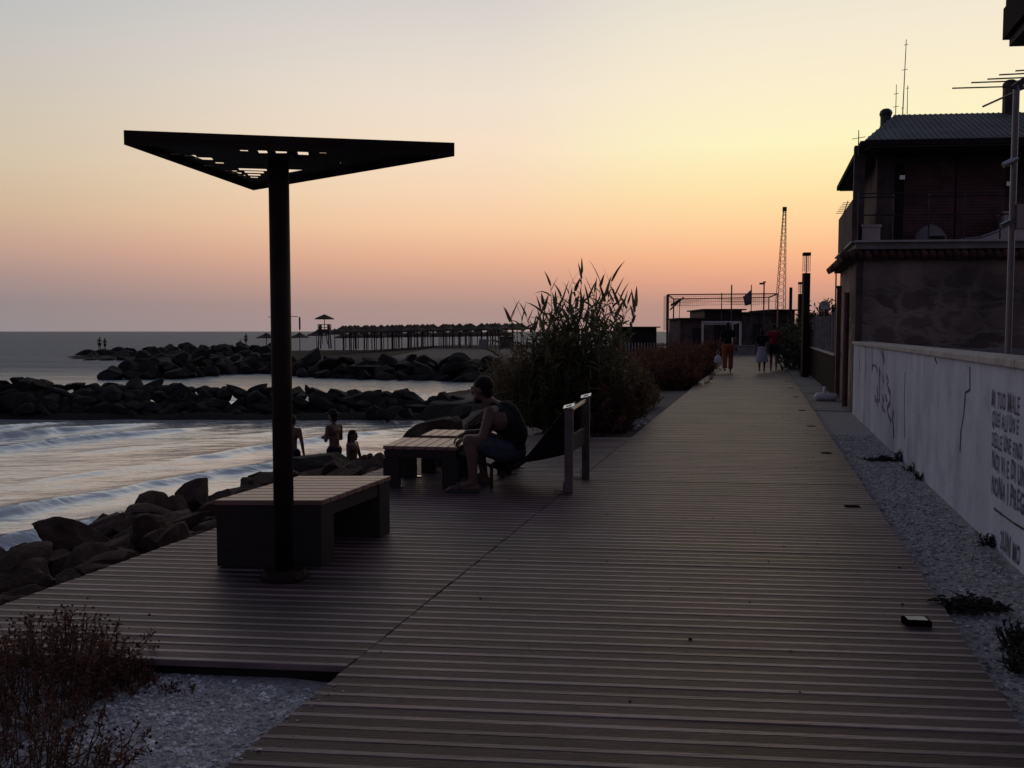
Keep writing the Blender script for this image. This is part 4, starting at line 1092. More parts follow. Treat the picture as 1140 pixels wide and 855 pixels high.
weed('bushy dark weed lowest at the right picture edge', 1142, 748, .09, .12, 30)
c_ = P(700, 470, -.12)
stones('rubble', lambda: (c_.x + random.gauss(-.1, .35), c_.y + random.gauss(.1, .5)), 420, lambda x, y: -.12, .012, .075, M['stones'])
# dead seaweed
def clump(name, label, cat, u, v, z, ln, n, m, rr=.006, hgt=.03):
    p = P(u, v, z); mb = MB()
    for _ in range(n):
        a = random.uniform(0, 6.28) if hgt > .01 else random.gauss(.35, .12); gx = max(-.42, min(.42, random.gauss(0, .24))) * ln; c = Vector((gx, random.gauss(0, ln * .10) * (1 - .6 * min(1, abs(gx) / ln / .5)), abs(random.gauss(0, hgt)) * max(.25, 1 - (gx / ln / .4) ** 2) + .004)); pts = []
        for t in range(7):
            pts.append(c.copy()); c = c + Vector((math.cos(a), math.sin(a) * .6, random.gauss(0, .35))) * ln * .045; c.z = max(c.z, .004); a += random.gauss(0, .75 if hgt > .01 else .15)
        mb.tube(pts, [rr * .5, rr, rr, rr * .9, rr * .8, rr * .6, rr * .3], 5)
    o = mb.build(name, m); o.location = p; return tag(o, label, cat)
clump('seaweed', 'dark heap of dry seaweed lying across the edge of the walkway and gravel', 'seaweed', 1082, 679, -.03, .36, 260, M['seaweed'], .006, .03)
clump('branch', 'thin dark twig reaching from the seaweed onto the boards', 'branch', 1048, 669, .006, .22, 10, M['seaweed'], .006, .006)
clump('seaweed', 'dark heap of debris on the gravel by the foot of the wall', 'seaweed', 985, 513, -.04, .45, 110, M['seaweed'], .006, .02)

# ---------------------------------------------------------------- deck lights
def deck_light(u, v, label, lift=0.004):
    p = P(u, v); t = thing('deck_light', label, 'deck light', 'lights let into the boardwalk', (p.x, p.y, 0), math.atan2(BD.y, BD.x))
    mb = MB(); mb.box((0, 0, lift / 2), (.12, .085, lift), mi=0); part(mb, 'housing', M['hole'], t)
    mb = MB(); mb.box((0, 0, lift + .002), (.095, .06, .004)); part(mb, 'cover', M['galv'] if lift > .01 else M['hole'], t)
deck_light(1020, 695, 'deck light standing proud of the boards, pale metal top', .028)
pos = [P(949, 564), P(920, 504.5)]
labs = ['flush dark deck light next nearest after the raised one', 'flush dark deck light level with the debris heap by the wall', 'flush dark deck light third from the raised one', 'flush dark deck light just before the pavement joint', 'flush dark deck light near the white bottle on the pavement', 'flush dark deck light just before the lamp post', 'flush dark deck light beyond the lamp post']
for i, (u, v) in enumerate([(949, 564), (920, 504.5), (903, 474.5), (893, 457), (886, 442), (880.5, 432), (876, 425)]): deck_light(u, v, labs[i])

# ---------------------------------------------------------------- white wall with graffiti
WAb = WALL_A; WBb = WALL_A + (WALL_B - WALL_A).normalized() * 17.0
WX = (WALL_B - WALL_A).normalized()                     # along the wall towards the camera
WO = Vector((WX.y, -WX.x, 0)); WO = WO if WO.x < 0 else -WO    # out of its face, towards the sea
def wall():
    root = thing('garden_wall', 'stained white rendered wall with graffiti and pale stone coping beside the boardwalk', 'wall', None, tuple(WAb))
    mb = MB(); a = Vector((0, 0, 0)); b = WX * 17; bk = -WO * .26
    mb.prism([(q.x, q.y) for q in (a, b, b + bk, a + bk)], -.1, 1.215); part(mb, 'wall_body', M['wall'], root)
    mb = MB()
    for k in range(17):
        c = WX * (k + .5) + bk * .5 + UP * 1.245; mb.box(c, (.992, .33, .055), WX, WO)
    bevel(part(mb, 'coping', M['coping'], root), .008)
    def at(u, v):                                       # point of the wall face under a pixel
        r = ray(u, v); n = WO; k = (WAb.dot(n)) / (r.x * n.x + r.y * n.y); return Vector((r.x * k, r.y * k, CH + r.z * k)) - WAb
    def strokes(name, lines, w, m, off):
        mb = MB()
        for ln in lines:
            pts = [at(u, v) + WO * off for u, v in ln]
            for p0, p1 in zip(pts, pts[1:]):
                d = (p1 - p0).normalized(); mb.bar(p0 - d * w * .3, p1 + d * w * .3, w * random.uniform(.7, 1.2), .002, 0, WO) if False else mb.box((p0 + p1) / 2, ((p1 - p0).length + w * .5, w * random.uniform(.7, 1.2), .0016), d, WO.cross(d), 0, WO)
        return part(mb, name, m, root)
    # long cracks and runs
    strokes('crack', [[(1080, 409), (1080, 434)], [(1080, 434), (1075, 437), (1073, 462), (1070, 480), (1069, 502)]], .022, M['crack'], .003)
    strokes('crack', [[(1008, 414), (1007, 440), (1007, 488)]], .014, M['crack'], .003)
    strokes('crack', [[(1107, 566), (1116, 573), (1130, 583), (1140, 589)]], .016, M['crack'], .003)
    strokes('stain', [[(1041, 399), (1043, 404)], [(971, 385), (971, 412)], [(964, 386), (964, 403), (963, 425)], [(981, 391), (983, 397), (984, 406)], [(983, 390), (985, 402)], [(957, 400), (957, 412)]], .035, M['crack'], .0025)
    strokes('graffiti', [[(971, 413), (972, 406), (976, 408), (977, 414)], [(979, 413), (979, 447)], [(974, 440), (975, 446), (979, 446)], [(977, 430), (977, 452)], [(983, 418), (984, 425)], [(987, 418), (989, 424), (988, 428)], [(983, 440), (983, 457)], [(986, 441), (988, 447)], [(989, 433), (991, 439), (991, 448), (988, 454), (989, 462), (992, 468)], [(982, 452), (985, 458)]], .045, M['paint_fade'], .004)
    strokes('graffiti', [[(971, 407), (971, 414)], [(979, 411), (980, 417)], [(983, 442), (984, 446)], [(986, 440), (987, 446)], [(989, 432), (991, 438)], [(991, 448), (988, 454)], [(994.5, 458), (994, 466), (995, 478), (995, 487)], [(990, 464), (992, 470)]], .055, M['paint_ink'], .005)
    # lettering in rows: read as well as the photograph allows
    rows = [('MI TUO MALE', 1104, 431, 452, .55), ('QUEI ALI UN E', 1104.5, 455, 473, 1), ('DELLE UNE FINO', 1104.5, 478, 496, 1), ('NOI VI E DI UN', 1104.5, 500, 521, 1), ('NONA I PREGHI N', 1104, 525, 548, 1), ('2UN MO', 1114, 586, 610, 1)]
    for txt, u, v0, v1, solid in rows:
        top, bot = at(u, v0), at(u, v1); hgt = abs(top.z - bot.z) * .95; org = Vector((bot.x, bot.y, bot.z))
        x = 0.0; mb = MB()
        for ch in txt:
            if ch == ' ': x += hgt * .32; continue
            cu = bpy.data.curves.new('t', 'FONT'); cu.body = ch; cu.size = 1.0; cu.offset = .016; cu.resolution_u = 3
            ob = bpy.data.objects.new('t', cu); COL.objects.link(ob)
            me = bpy.data.meshes.new_from_object(ob.evaluated_get(bpy.context.evaluated_depsgraph_get()))
            w_ = max((v.co.x for v in me.vertices), default=.5)
            s = hgt / .72 * random.uniform(.9, 1.1); sk = random.uniform(-.12, .12); dy = random.uniform(-.008, .008)
            vs = [org + WX * (x + v.co.x * s * .60 + v.co.y * sk * s * .5) + UP * (v.co.y * s + dy) + WO * .0045 for v in me.vertices]
            mb.add(vs, [tuple(p.vertices) for p in me.polygons]); x += w_ * s * .60 + hgt * .10
            bpy.data.objects.remove(ob); bpy.data.curves.remove(cu); bpy.data.meshes.remove(me)
        part(mb, 'graffiti', M['paint_ink'] if solid == 1 else M['paint_fade'], root)
wall()

# ---------------------------------------------------------------- house on the right
HX = Vector((math.cos(R(5)), -math.sin(R(5)), 0))
H0 = Vector((6.29, 16.45, 0))
def house():
    root = thing('house', 'two storey house with rubble stone ground floor, tiled cornice and grey hipped roof', 'house', None, tuple(H0))
    def q(a, b, z): return HX * a + WD * b + UP * z
    def slab(nm, m, a0, a1, b0, b1, z0, z1, par=root):
        mb = MB(); pts = [q(a0, b0, 0), q(a1, b0, 0), q(a1, b1, 0), q(a0, b1, 0)]; mb.prism([(p.x, p.y) for p in pts], z0, z1); return part(mb, nm, m, par)
    slab('stone_wall', M['rubble'], 0, 9, 0, 3.75, -.1, 2.74)
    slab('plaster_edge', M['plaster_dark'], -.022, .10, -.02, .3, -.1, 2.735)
    # door and pipe on the walkway side
    o = slab('side_door', M['shutter'], -.03, -.003, 1.6, 2.5, .02, 2.1)
    mb = MB(); mb.tube([q(-.10, .9, .0), q(-.10, .9, 2.2)], .055, 10); part(mb, 'drain_pipe', M['shutter'], root)
    # cornice: slab and two rows of half-round tiles
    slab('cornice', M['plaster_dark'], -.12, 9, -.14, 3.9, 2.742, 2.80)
    mb = MB()
    for k in range(66):
        a = -.26 + k * .14; j = random.uniform(-.02, .02)
        mb.tube([q(a, -.22 + j, 2.80 + j), q(a, .02, 2.90)], [.066, .058], 8); 
    for k in range(29):
        b = -.12 + k * .14; j = random.uniform(-.02, .02)
        mb.tube([q(-.26 + j, b, 2.79 + j), q(-.02, b, 2.90)], [.066, .058], 8)
    part(mb, 'tiles', M['tile'], root, True)
    slab('terrace', M['concrete'], -.05, 9, -.10, 6.2, 2.935, 3.05)
    mb = MB(); mb.bar(q(-.06, -.14, 3.07), q(9, -.14, 3.07), .10, .035); mb.bar(q(-.08, -.10, 3.07), q(-.08, 3.7, 3.07), .10, .035); part(mb, 'terrace_edge', M['coping'], root)
    # solid parapet along the side
    slab('side_parapet', M['plaster_dark'], -.06, .06, .6, 3.75, 3.052, 3.92)
    # upper storey
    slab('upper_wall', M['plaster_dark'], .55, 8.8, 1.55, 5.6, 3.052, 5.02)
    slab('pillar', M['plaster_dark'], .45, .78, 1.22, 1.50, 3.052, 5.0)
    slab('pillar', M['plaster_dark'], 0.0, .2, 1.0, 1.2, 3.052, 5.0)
    for i, (a0, a1) in enumerate([(1.0, 1.95), (2.0, 2.9)]):
        f = slab('shutter', M['shutter'], a0, a1, 1.50, 1.545, 3.1, 4.75)
        mb = MB()
        for k in range(26):
            z = 3.16 + k * .06; mb.bar(q(a0 + .05, 1.49, z), q(a1 - .05, 1.49, z), .012, .03)
        mb.build('louvres', M['shutter'], f)
    d = slab('doorway', M['joist'], .82, .97, 1.50, 1.545, 3.06, 4.7)
    # railing in front
    mb = MB()
    for z in (3.56, 3.88, 3.95): mb.tube([q(.0, .05, z), q(3.2, .05, z)], .012, 6)
    for k in range(6): mb.tube([q(k * .62, .05, 3.05), q(k * .62, .05, 3.95)], .014, 6)
    part(mb, 'railing', M['steel'], root)
    # sweeping parapet with a pale rim
    mb = MB(); prof = [(1.85, 3.10), (2.2, 3.14), (2.5, 3.25), (2.75, 3.42), (2.9, 3.52), (3.15, 3.54), (3.6, 3.54)]
    n = len(prof); y0, y1 = .25, .37
    vs = [q(a, y, z) for y in (y0, y1) for a, z in prof] + [q(a, y, 3.052) for y in (y0, y1) for a, z in prof]
    fs = []
    for i in range(n - 1): fs += [(i, i + 1, n + i + 1, n + i), (2 * n + i, 2 * n + i + 1, i + 1, i), (3 * n + i, n + i, n + i + 1, 3 * n + i + 1)]
    mb.add(vs, fs); part(mb, 'stair_parapet', M['plaster_pale'], root)
    mb = MB(); mb.tube([q(a, .30, z + .03) for a, z in prof], .022, 6); part(mb, 'handrail', M['galv'], root)
    # roof
    ea, eb, ez = -.0, .35, 4.98
    A0, A1, A2, A3 = q(.12, .42, ez), q(9.5, .42, ez), q(9.5, 5.9, ez), q(.12, 5.9, ez)
    R0, R1 = q(.98, 2.95, 6.0), q(9.5, 2.95, 6.0)
    mb = MB(); th = Vector((0, 0, -.06))
    vs = [A0, A1, A2, A3, R0, R1]; mb.add(vs, [(0, 1, 5, 4), (3, 0, 4), (2, 3, 4, 5)])
    mb.add([v + th for v in vs], [(0, 4, 5, 1), (3, 4, 0), (2, 5, 4, 3)])
    mb.add([A0, A1, A1 + th, A0 + th], [(0, 3, 2, 1)]); mb.add([A3, A0, A0 + th, A3 + th], [(0, 3, 2, 1)])
    rf = part(mb, 'roof', M['roofmetal'], root)
    mb = MB()
    for k in range(90):
        t = k / 89; b = A0.lerp(A1, t); r = R0.lerp(R1, max(0, (t * 9.38 - .86) / 8.52))
        if t * 9.38 < .86: r = A0.lerp(R0, t * 9.38 / .86)
        if (r - b).length > .1: mb.bar(b + UP * .004, r + UP * .004, .03, .016)
    mb.build('seam_ribs', M['roofmetal'], rf)
    mb = MB(); mb.bar(A0 + Vector((0, -.02, -.06)), A1 + Vector((0, -.02, -.06)), .09, .10); mb.bar(A0 + Vector((-.03, 0, -.06)), A3 + Vector((-.03, 0, -.06)), .09, .10); part(mb, 'gutter', M['eave'], root)
    mb = MB(); mb.bar(A0 + Vector((.06, .05, -.14)), A1 + Vector((.06, .05, -.14)), .3, .02); 
    vs = [A0 + th * 2, A1 + th * 2, A2 + th * 2, A3 + th * 2]; mb.add(vs, [(0, 3, 2, 1)]); part(mb, 'soffit', M['darkwood'], root)
    c = q(3.28, 2.9, 5.95)
    mb = MB(); mb.box(c + UP * .25, (.24, .24, .62), HX, WD); mb.tube([c + UP * .56, c + UP * .63, c + UP * .70], [.15, .15, .08], 8); part(mb, 'chimney', M['plaster_dark'], root)
    c = q(.80, 2.95, 5.88)
    mb = MB(); mb.tube([c - UP * .3, c + UP * .14], .11, 10); mb.ell(c + UP * .15, (.135, .135, .11), 10, 6); part(mb, 'roof_vent', M['steel'], root)
    # wall lamps
    for a, z in ((.95, 4.45), (2.95, 4.3)):
        mb = MB(); mb.box(q(a, 1.45, z), (.10, .09, .08), HX, WD); part(mb, 'wall_lamp', M['galv'], root)
house()
def aerial(label, u, vtop, vbot, d, bars, r=.012, name='aerial'):
    b, t = D(u[0], vbot, d), D(u[1], vtop, d); root = thing(name, label, 'aerial', None, tuple(b)); mb = MB(); mb.tube([(0, 0, -.25), t - b], [r, r * .6], 6); part(mb, 'mast', M['steel'], root)
    mb = MB()
    for f_, w_ in bars: c = (t - b) * f_; mb.bar(c - HX * w_, c + HX * w_ + UP * w_ * .3, .010, .010)
    if bars: part(mb, 'crossbars', M['steel'], root)
aerial('tallest thin aerial mast on the grey roof ridge', (1004.5, 1009), 44, 129, 19.2, [(.93, .04), (.6, .06), (.1, .03)])
aerial('short aerial mast left of the tallest one on the roof', (997, 998), 94, 130, 19.2, [(.7, .05), (.3, .06)], .010)
aerial('short bare aerial mast right of the tallest one on the roof', (1010, 1010.5), 95, 129, 19.2, [(.9, .03)], .010)
aerial('stub aerial at the near corner of the roof eave', (956, 956), 145, 157, 17.0, [(.2, .12)], .012)
def comb(label, pts, d, mast=None):
    p0 = D(*pts[0], d); root = thing('comb_aerial', label, 'aerial', None, tuple(p0)); mb = MB()
    a, b = D(*pts[0], d) - p0, D(*pts[1], d + .8) - p0; mb.tube([a, b], .010, 6); part(mb, 'boom', M['steel'], root); mb = MB()
    for k in range(7): c = a.lerp(b, (k + .3) / 7.2); w_ = pts[2] * (1 - .5 * k / 7); mb.tube([c - HX * w_, c + HX * w_], .006, 5)
    part(mb, 'elements', M['steel'], root)
comb('comb-shaped aerial sticking out beside the side parapet of the house', [(939, 238), (944, 224), .16], 19.0)
# barbecue hood on the terrace
def hood():
    c = D(1036, 251, 17.1); root = thing('barbecue', 'dome shaped masonry barbecue on the terrace of the house', 'barbecue', None, (c.x, c.y, 3.052))
    mb = MB(); mb.tube([(0, 0, 0), (0, 0, .08), (0, 0, .2), (0, 0, .30), (0, 0, .38), (0, 0, .42)], [.29, .29, .27, .21, .12, .03], 18); part(mb, 'dome', M['concrete'], root, True)
    mb = MB(); mb.box((0, -.28, .09), (.26, .06, .16)); part(mb, 'mouth', M['joist'], root); mb = MB(); mb.tube([(0, 0, .36), (0, 0, .46)], .05, 8); part(mb, 'flue', M['steel'], root)
hood()
def planter(label, a, b, z, s):
    p = H0 + HX * a + WD * b; root = thing('planter_box', label, 'planter', None, (p.x, p.y, z)); mb = MB(); mb.box((0, 0, s / 2), (s * .8, s * .6, s), HX, WD); mb.box((0, 0, s - .02), (s * .9, s * .7, .05), HX, WD); part(mb, 'box', M['plaster_pale'], root)
planter('pale square box on the terrace by the right end of the railing', 2.95, .9, 3.055, .62)
planter('small pale box on the terrace behind the left end of the railing', .32, .95, 3.055, .42)

# pole, antenna, and the overhanging roof corner at the right edge
def pole_near():
    b, t = P(1118, 560, -.05), None; d = 8.3; b = D(1122, 398, d); t = D(1130.5, 96, d)
    root = thing('pole', 'slim grey pole standing behind the white wall at the right edge', 'pole', None, (b.x, b.y, 0))
    O = Vector((b.x, b.y, 0)); top = Vector((b.x + .0, b.y, t.z)) - O
    mb = MB(); mb.tube([(0, 0, -.1), top], .028, 10); part(mb, 'shaft', M['pipe'], root)
    mb = MB(); mb.bar(top - HX * .03 - UP * .02, top + HX * .45 + UP * .33, .05, .06); mb.bar(top - UP * .02, top + HX * .5 - UP * .02, .02, .02); part(mb, 'bracket', M['steel'], root)
    mb = MB()
    for v in (178, 246): c = D(1122, v, d) - O; mb.tube([Vector((-.10, 0, c.z - .05)), Vector((.02, -.02, c.z + .01))], .028, 8); 
    part(mb, 'floodlights', M['galv'], root)
    mb = MB()
    z0 = 2.55
    mb.box((.16, .02, 2.5), (.26, .1, .22)); part(mb, 'junction_box', M['plaster_pale'], root)
pole_near()
def yagi():
    d = 8.6; m0 = D(1150, 92, d); root = thing('yagi_aerial', 'flat yagi aerial of thin rods pointing over the roof at the right edge', 'aerial', None, tuple(m0))
    mb = MB(); mb.tube([-Vector((.0, .5, 0.02)), Vector((.0, .9, .0))], .010, 6); mb.tube([(0, 0, -1.5), (0, 0, .05)], .016, 8); part(mb, 'boom', M['steel'], root); mb = MB()
    for k, (l_, y, z) in enumerate([(.70, .12, .0), (.58, .0, .02), (.47, -.08, .03), (.40, -.15, .05), (.30, -.24, .06), (.22, -.34, .07)]): mb.tube([Vector((-l_, y, z - .02)), Vector((l_, y, z + .02))], .007, 5)
    part(mb, 'rods', M['steel'], root)
yagi()
def near_house():
    d = 7.2; c = D(1119, 52, d); root = thing('neighbouring_house', 'dark overhanging balcony corner of the next house at the top right edge', 'house', None, (c.x, c.y, 0))
    x0 = 0; mb = MB()
    q = lambda a, b, z: HX * a + WD * b + UP * z
    def slab(nm, m, a0, a1, b0, b1, z0, z1):
        mb = MB(); pts = [q(a0, b0, 0), q(a1, b0, 0), q(a1, b1, 0), q(a0, b1, 0)]; mb.prism([(p.x, p.y) for p in pts], z0, z1); part(mb, nm, m, root)
    zb = c.z
    slab('balcony_slab', M['plaster_dark'], .03, 4, -3.6, .0, zb, zb + .09)
    slab('balcony_parapet', M['eave'], 0.0, .10, -3.6, .02, zb + .092, zb + 1.1)
    slab('fascia', M['eave'], -.015, .13, -3.62, .03, zb + .06, zb + .30)
    slab('wall', M['plaster_dark'], .9, 4, -3.5, -.3, -.1, zb - .002)
    mb = MB(); mb.tube([q(.115, -.02, zb + .12), q(.22, -.06, zb + .33), q(.36, -.12, zb + .48)], .022, 6); part(mb, 'awning_arm', M['galv'], root)
near_house()

# terrace ledge behind the wall
mb = MB(); a = D(1052, 388.5, 13.2); mb.box((2.2, 0, a.z / 2 - .03), (4.4, .22, a.z + .06), HX, WD)
o = mb.build('low_wall', M['concrete']); o.location = (a.x, a.y, 0); tag(o, 'low plain wall behind the white graffiti wall, below the stone house', 'wall')

# ---------------------------------------------------------------- fence beyond the house
def fence():
    a = P(936, 441, 0) ; a = Vector((7.28, 20.25, 0))
    root = thing('slat_fence', 'whitewashed slat fence on a low dark wall beyond the stone house', 'fence', None, tuple(a))
    Lf = 19.0
    mb = MB(); mb.prism([(q.x, q.y) for q in (Vector((0, 0, 0)), WN * .2, WN * .2 + WD * Lf, WD * Lf)][::-1], -.1, .90); part(mb, 'base_wall', M['eave'], root)
    mb = MB(); mb.bar(WN * .1 + UP * .925, WN * .1 + WD * Lf + UP * .925, .26, .05); part(mb, 'coping', M['coping'], root)
    mb = MB(); k = 0; s = .1
    while s < Lf:
        sag = .12 * abs(math.sin(s / 2.6)); hgt = 1.0 - sag + random.uniform(-.02, .02)
        mb.box(WN * .1 + WD * s + UP * (.955 + hgt / 2), (.022, .10, hgt), WN, WD); s += .13
    part(mb, 'slat_panel', M['darkwood'], root)
    for k in range(20):
        mb = MB(); s = .15 + k * .97; hgt = 1.0 - .12 * abs(math.sin(s / 2.6)); mb.box(WN * .04 + WD * s + UP * (.955 + hgt / 2), (.09, .05, hgt), WN, WD); part(mb, 'batten', M['fencewood'], root)
    mb = MB()
    for z in (1.15, 1.72): mb.bar(WN * .125 + WD * .05 + UP * z, WN * .125 + WD * Lf + UP * z, .03, .05)
    part(mb, 'rails', M['fencewood'], root)
    for i in range(8):
        mb = MB(); mb.box(WN * .13 + WD * (.08 + i * 2.6) + UP * 1.5, (.07, .07, 1.15), WN, WD); part(mb, 'post', M['darkwood'], root)
    g = Vector((7.20, 19.75, 0))
    root2 = thing('gate_post', 'dark gate post between the stone house and the slat fence', 'post', None, tuple(g)); mb = MB(); mb.box((0, 0, 1.2), (.16, .16, 2.4), WN, WD); part(mb, 'shaft', M['shutter'], root2); mb = MB(); mb.box((0, 0, 2.42), (.2, .2, .05), WN, WD); part(mb, 'cap', M['corten'], root2)
fence()
def lamp(label, u, v, h0=3.30, h1=3.95):
    p = P(u, v); root = thing('street_lamp', label, 'lamp post', 'lamp posts of the boardwalk', (p.x, p.y, 0))
    mb = MB(); mb.box((0, 0, h0 / 2), (.20, .20, h0)); part(mb, 'column', M['corten'], root)
    mb = MB()
    for x in (-.085, .085):
        for y in (-.085, .085): mb.box((x, y, (h0 + h1) / 2), (.016, .016, h1 - h0 - .10))
    part(mb, 'lantern_rods', M['steel'], root)
    mb = MB(); mb.tube([(0, 0, h0 + .01), (0, 0, h1 - .1)], .028, 8); part(mb, 'lamp_tube', M['galv'], root)
    mb = MB(); mb.box((0, 0, h1 - .05), (.21, .21, .10)); part(mb, 'cap', M['corten'], root)
lamp('rusty square lamp post nearest on the right of the boardwalk, open lantern top', 895.5, 419.5)
lamp('second lamp post just behind the nearest one, its top barely showing', 890, 403.5, 3.2, 3.75)

# white things dropped on the pavement
p = P(917, 446, -.03)
mb = MB(); mb.tube([(-.20, 0, .085), (-.17, 0, .085), (-.12, 0, .085), (.12, 0, .085), (.24, 0, .085), (.30, 0, .085)], [.03, .07, .085, .085, .08, .03], 12)
mb.tube([(.02, .02, .15), (.02, .02, .30)], [.05, .03], 8)
o = mb.build('plastic_drum', M['plastic_white'], None, True); o.location = p; o.rotation_euler = (0, 0, -.1); tag(o, 'grubby white plastic drum lying on the pavement by the fence', 'drum')

# ---------------------------------------------------------------- beach umbrellas, lifeguard tower
def umbrella_proto():
    r = thing('beach_umbrella', 'thatched beach umbrella in the long rows on the far beach', 'umbrella', 'thatched umbrellas in rows')
    mb = MB(); n = 14
    def ring(z, rad, jit): return [Vector((rad * math.cos(2 * math.pi * k / n) * (1 + random.uniform(-jit, jit)), rad * math.sin(2 * math.pi * k / n) * (1 + random.uniform(-jit, jit)), z + random.uniform(-jit, jit) * .6)) for k in range(n)]
    rings = [ring(1.84, 1.5, .07), ring(2.0, 1.36, .03), ring(2.28, .62, .03), ring(2.26, .70, .05), ring(2.62, .10, .05)]
    vs = [v for g in rings for v in g] + [Vector((0, 0, 2.72)), Vector((0, 0, 2.0))]
    fs = [(i * n + k, i * n + (k + 1) % n, (i + 1) * n + (k + 1) % n, (i + 1) * n + k) for i in range(4) for k in range(n)]
    fs += [(4 * n + k, 4 * n + (k + 1) % n, 5 * n) for k in range(n)] + [((k + 1) % n, k, 5 * n + 1) for k in range(n)]
    mb.add(vs, fs); part(mb, 'thatch_roof', M['thatch'], r)
    mb = MB(); mb.tube([(0, 0, -.4), (0, 0, 2.5)], .06, 7); part(mb, 'pole', M['timber'], r)
    return r
um = umbrella_proto(); first = True
def put_um(u, d, z, label=None, sc=1.0):
    global first
    x = (u - 570) / 1000 * d; rz = random.uniform(0, 6)
    o = um if first else dup(um)
    first = False
    o.location = (x, d, z); o.rotation_euler = (0, 0, rz); o.scale = (sc, sc, sc)
    if label: o['label'] = label
for row, (d, du0, du1, z) in enumerate([(103, 392, 574, -.42), (106, 386, 570, -.4), (110, 380, 578, -.38), (115, 378, 582, -.34), (120, 382, 586, -.3), (127, 384, 560, -1.0), (133, 380, 570, -1.25)]):
    n = 13
    for k in range(n):
        put_um(du0 + (du1 - du0) * (k + .5 * (row % 2)) / (n - .5) + random.uniform(-4, 4), d + random.uniform(-1.2, 1.2), z - .12 + .35 * (k / n))
put_um(297, 128, -1.25, 'thatched beach umbrella standing alone left of the canopy post', .95)
put_um(334, 128, -1.2, 'thatched beach umbrella standing alone right of the canopy post', .95)
put_um(353, 124, -.9, 'thatched beach umbrella just left of the lifeguard tower', .95)
put_um(373, 122, -.7, 'thatched beach umbrella just right of the lifeguard tower', .95)
def guard_tower():
    p = D(361.5, 383, 106); root = thing('lifeguard_tower', 'tall lifeguard tower with thatched sunshade at the left end of the umbrellas', 'lifeguard tower', None, (p.x, p.y, -.08))
    for x in (-.6, .6):
        for y in (-.6, .6):
            mb = MB(); mb.bar((x * 1.05, y * 1.05, -.5), (x * .8, y * .8, 2.3), .11); part(mb, 'leg', M['timber'], root)
    mb = MB(); mb.box((0, 0, 1.55), (1.4, 1.4, .5)); part(mb, 'platform', M['timber'], root)
    mb = MB()
    for z in (2.0, 2.35):
        for a, b in (((-.62, -.62), (.62, -.62)), ((.62, -.62), (.62, .62)), ((.62, .62), (-.62, .62)), ((-.62, .62), (-.62, -.62))): mb.bar((*a, z), (*b, z), .07)
    for x in (-.62, .62):
        for y in (-.62, .62): mb.bar((x, y, 1.7), (x, y, 2.4), .08)
    part(mb, 'guard_rail', M['timber'], root)
    mb = MB(); mb.tube([(0, 0, 1.8), (0, 0, 3.3)], .05, 6); part(mb, 'pole', M['timber'], root)
    mb = MB(); mb.tube([(0, 0, 2.95), (0, 0, 3.05), (0, 0, 3.3), (0, 0, 3.55)], [1.16, 1.12, .6, .03], 12); part(mb, 'thatch_roof', M['thatch'], root)
    mb = MB(); mb.bar((.5, -.75, 0), (.2, -.6, 1.6), .06); mb.bar((-.1, -.75, 0), (-.2, -.6, 1.6), .06); part(mb, 'ladder', M['timber'], root)
guard_tower()
def mast(label, u, vt, vb, d, r=.05, name='mast', extra=None, m='timber', cat='mast'):
    b, t = D(u, vb, d), D(u, vt, d); root = thing(name, label, cat, None, tuple(b)); mb = MB(); mb.tube([(0, 0, -.3), (0, 0, t.z - b.z)], r, 6); part(mb, 'shaft', M[m], root)
    if extra: extra(root, t.z - b.z)
    return root
def xarm(root, h): mb = MB(); mb.tube([(-1.9, 0, h - .1), (0, 0, h), (1.6, 0, h - .05)], .04, 5); part(mb, 'cross_arm', M['timber'], root)
mast('mast with long cross arm on the far beach behind the canopy post', 317, 352, 388, 106, .05, extra=xarm)
def feather(root, h): mb = MB(); mb.box((.0, 0, h - .75), (.20, .03, 1.5)); part(mb, 'banner', M['cloth_flag'], root)
mast('slim pole with narrow upright banner on the far beach', 334, 353, 386, 108, .03, 'banner_pole', feather, cat='banner')
# low beach hut/fence end
p = D(577, 388, 100); mb = MB(); mb.box((0, 0, .6), (1.6, 1.0, 1.5)); mb.box((0, 0, 1.4), (1.8, 1.2, .1)); o = mb.build('beach_cabin', M['plaster_dark']); o.location = (p.x - 1.3, p.y, -.55); tag(o, 'small grey cabin at the right end of the umbrella rows', 'cabin')
p = D(548, 392, 98); mb = MB(); mb.box((0, 0, .55), (.9, .15, 1.3)); o = mb.build('notice_board', M['concrete']); o.location = (p.x - 1.0, p.y, -.6); tag(o, 'pale upright panel under the right umbrellas', 'panel')

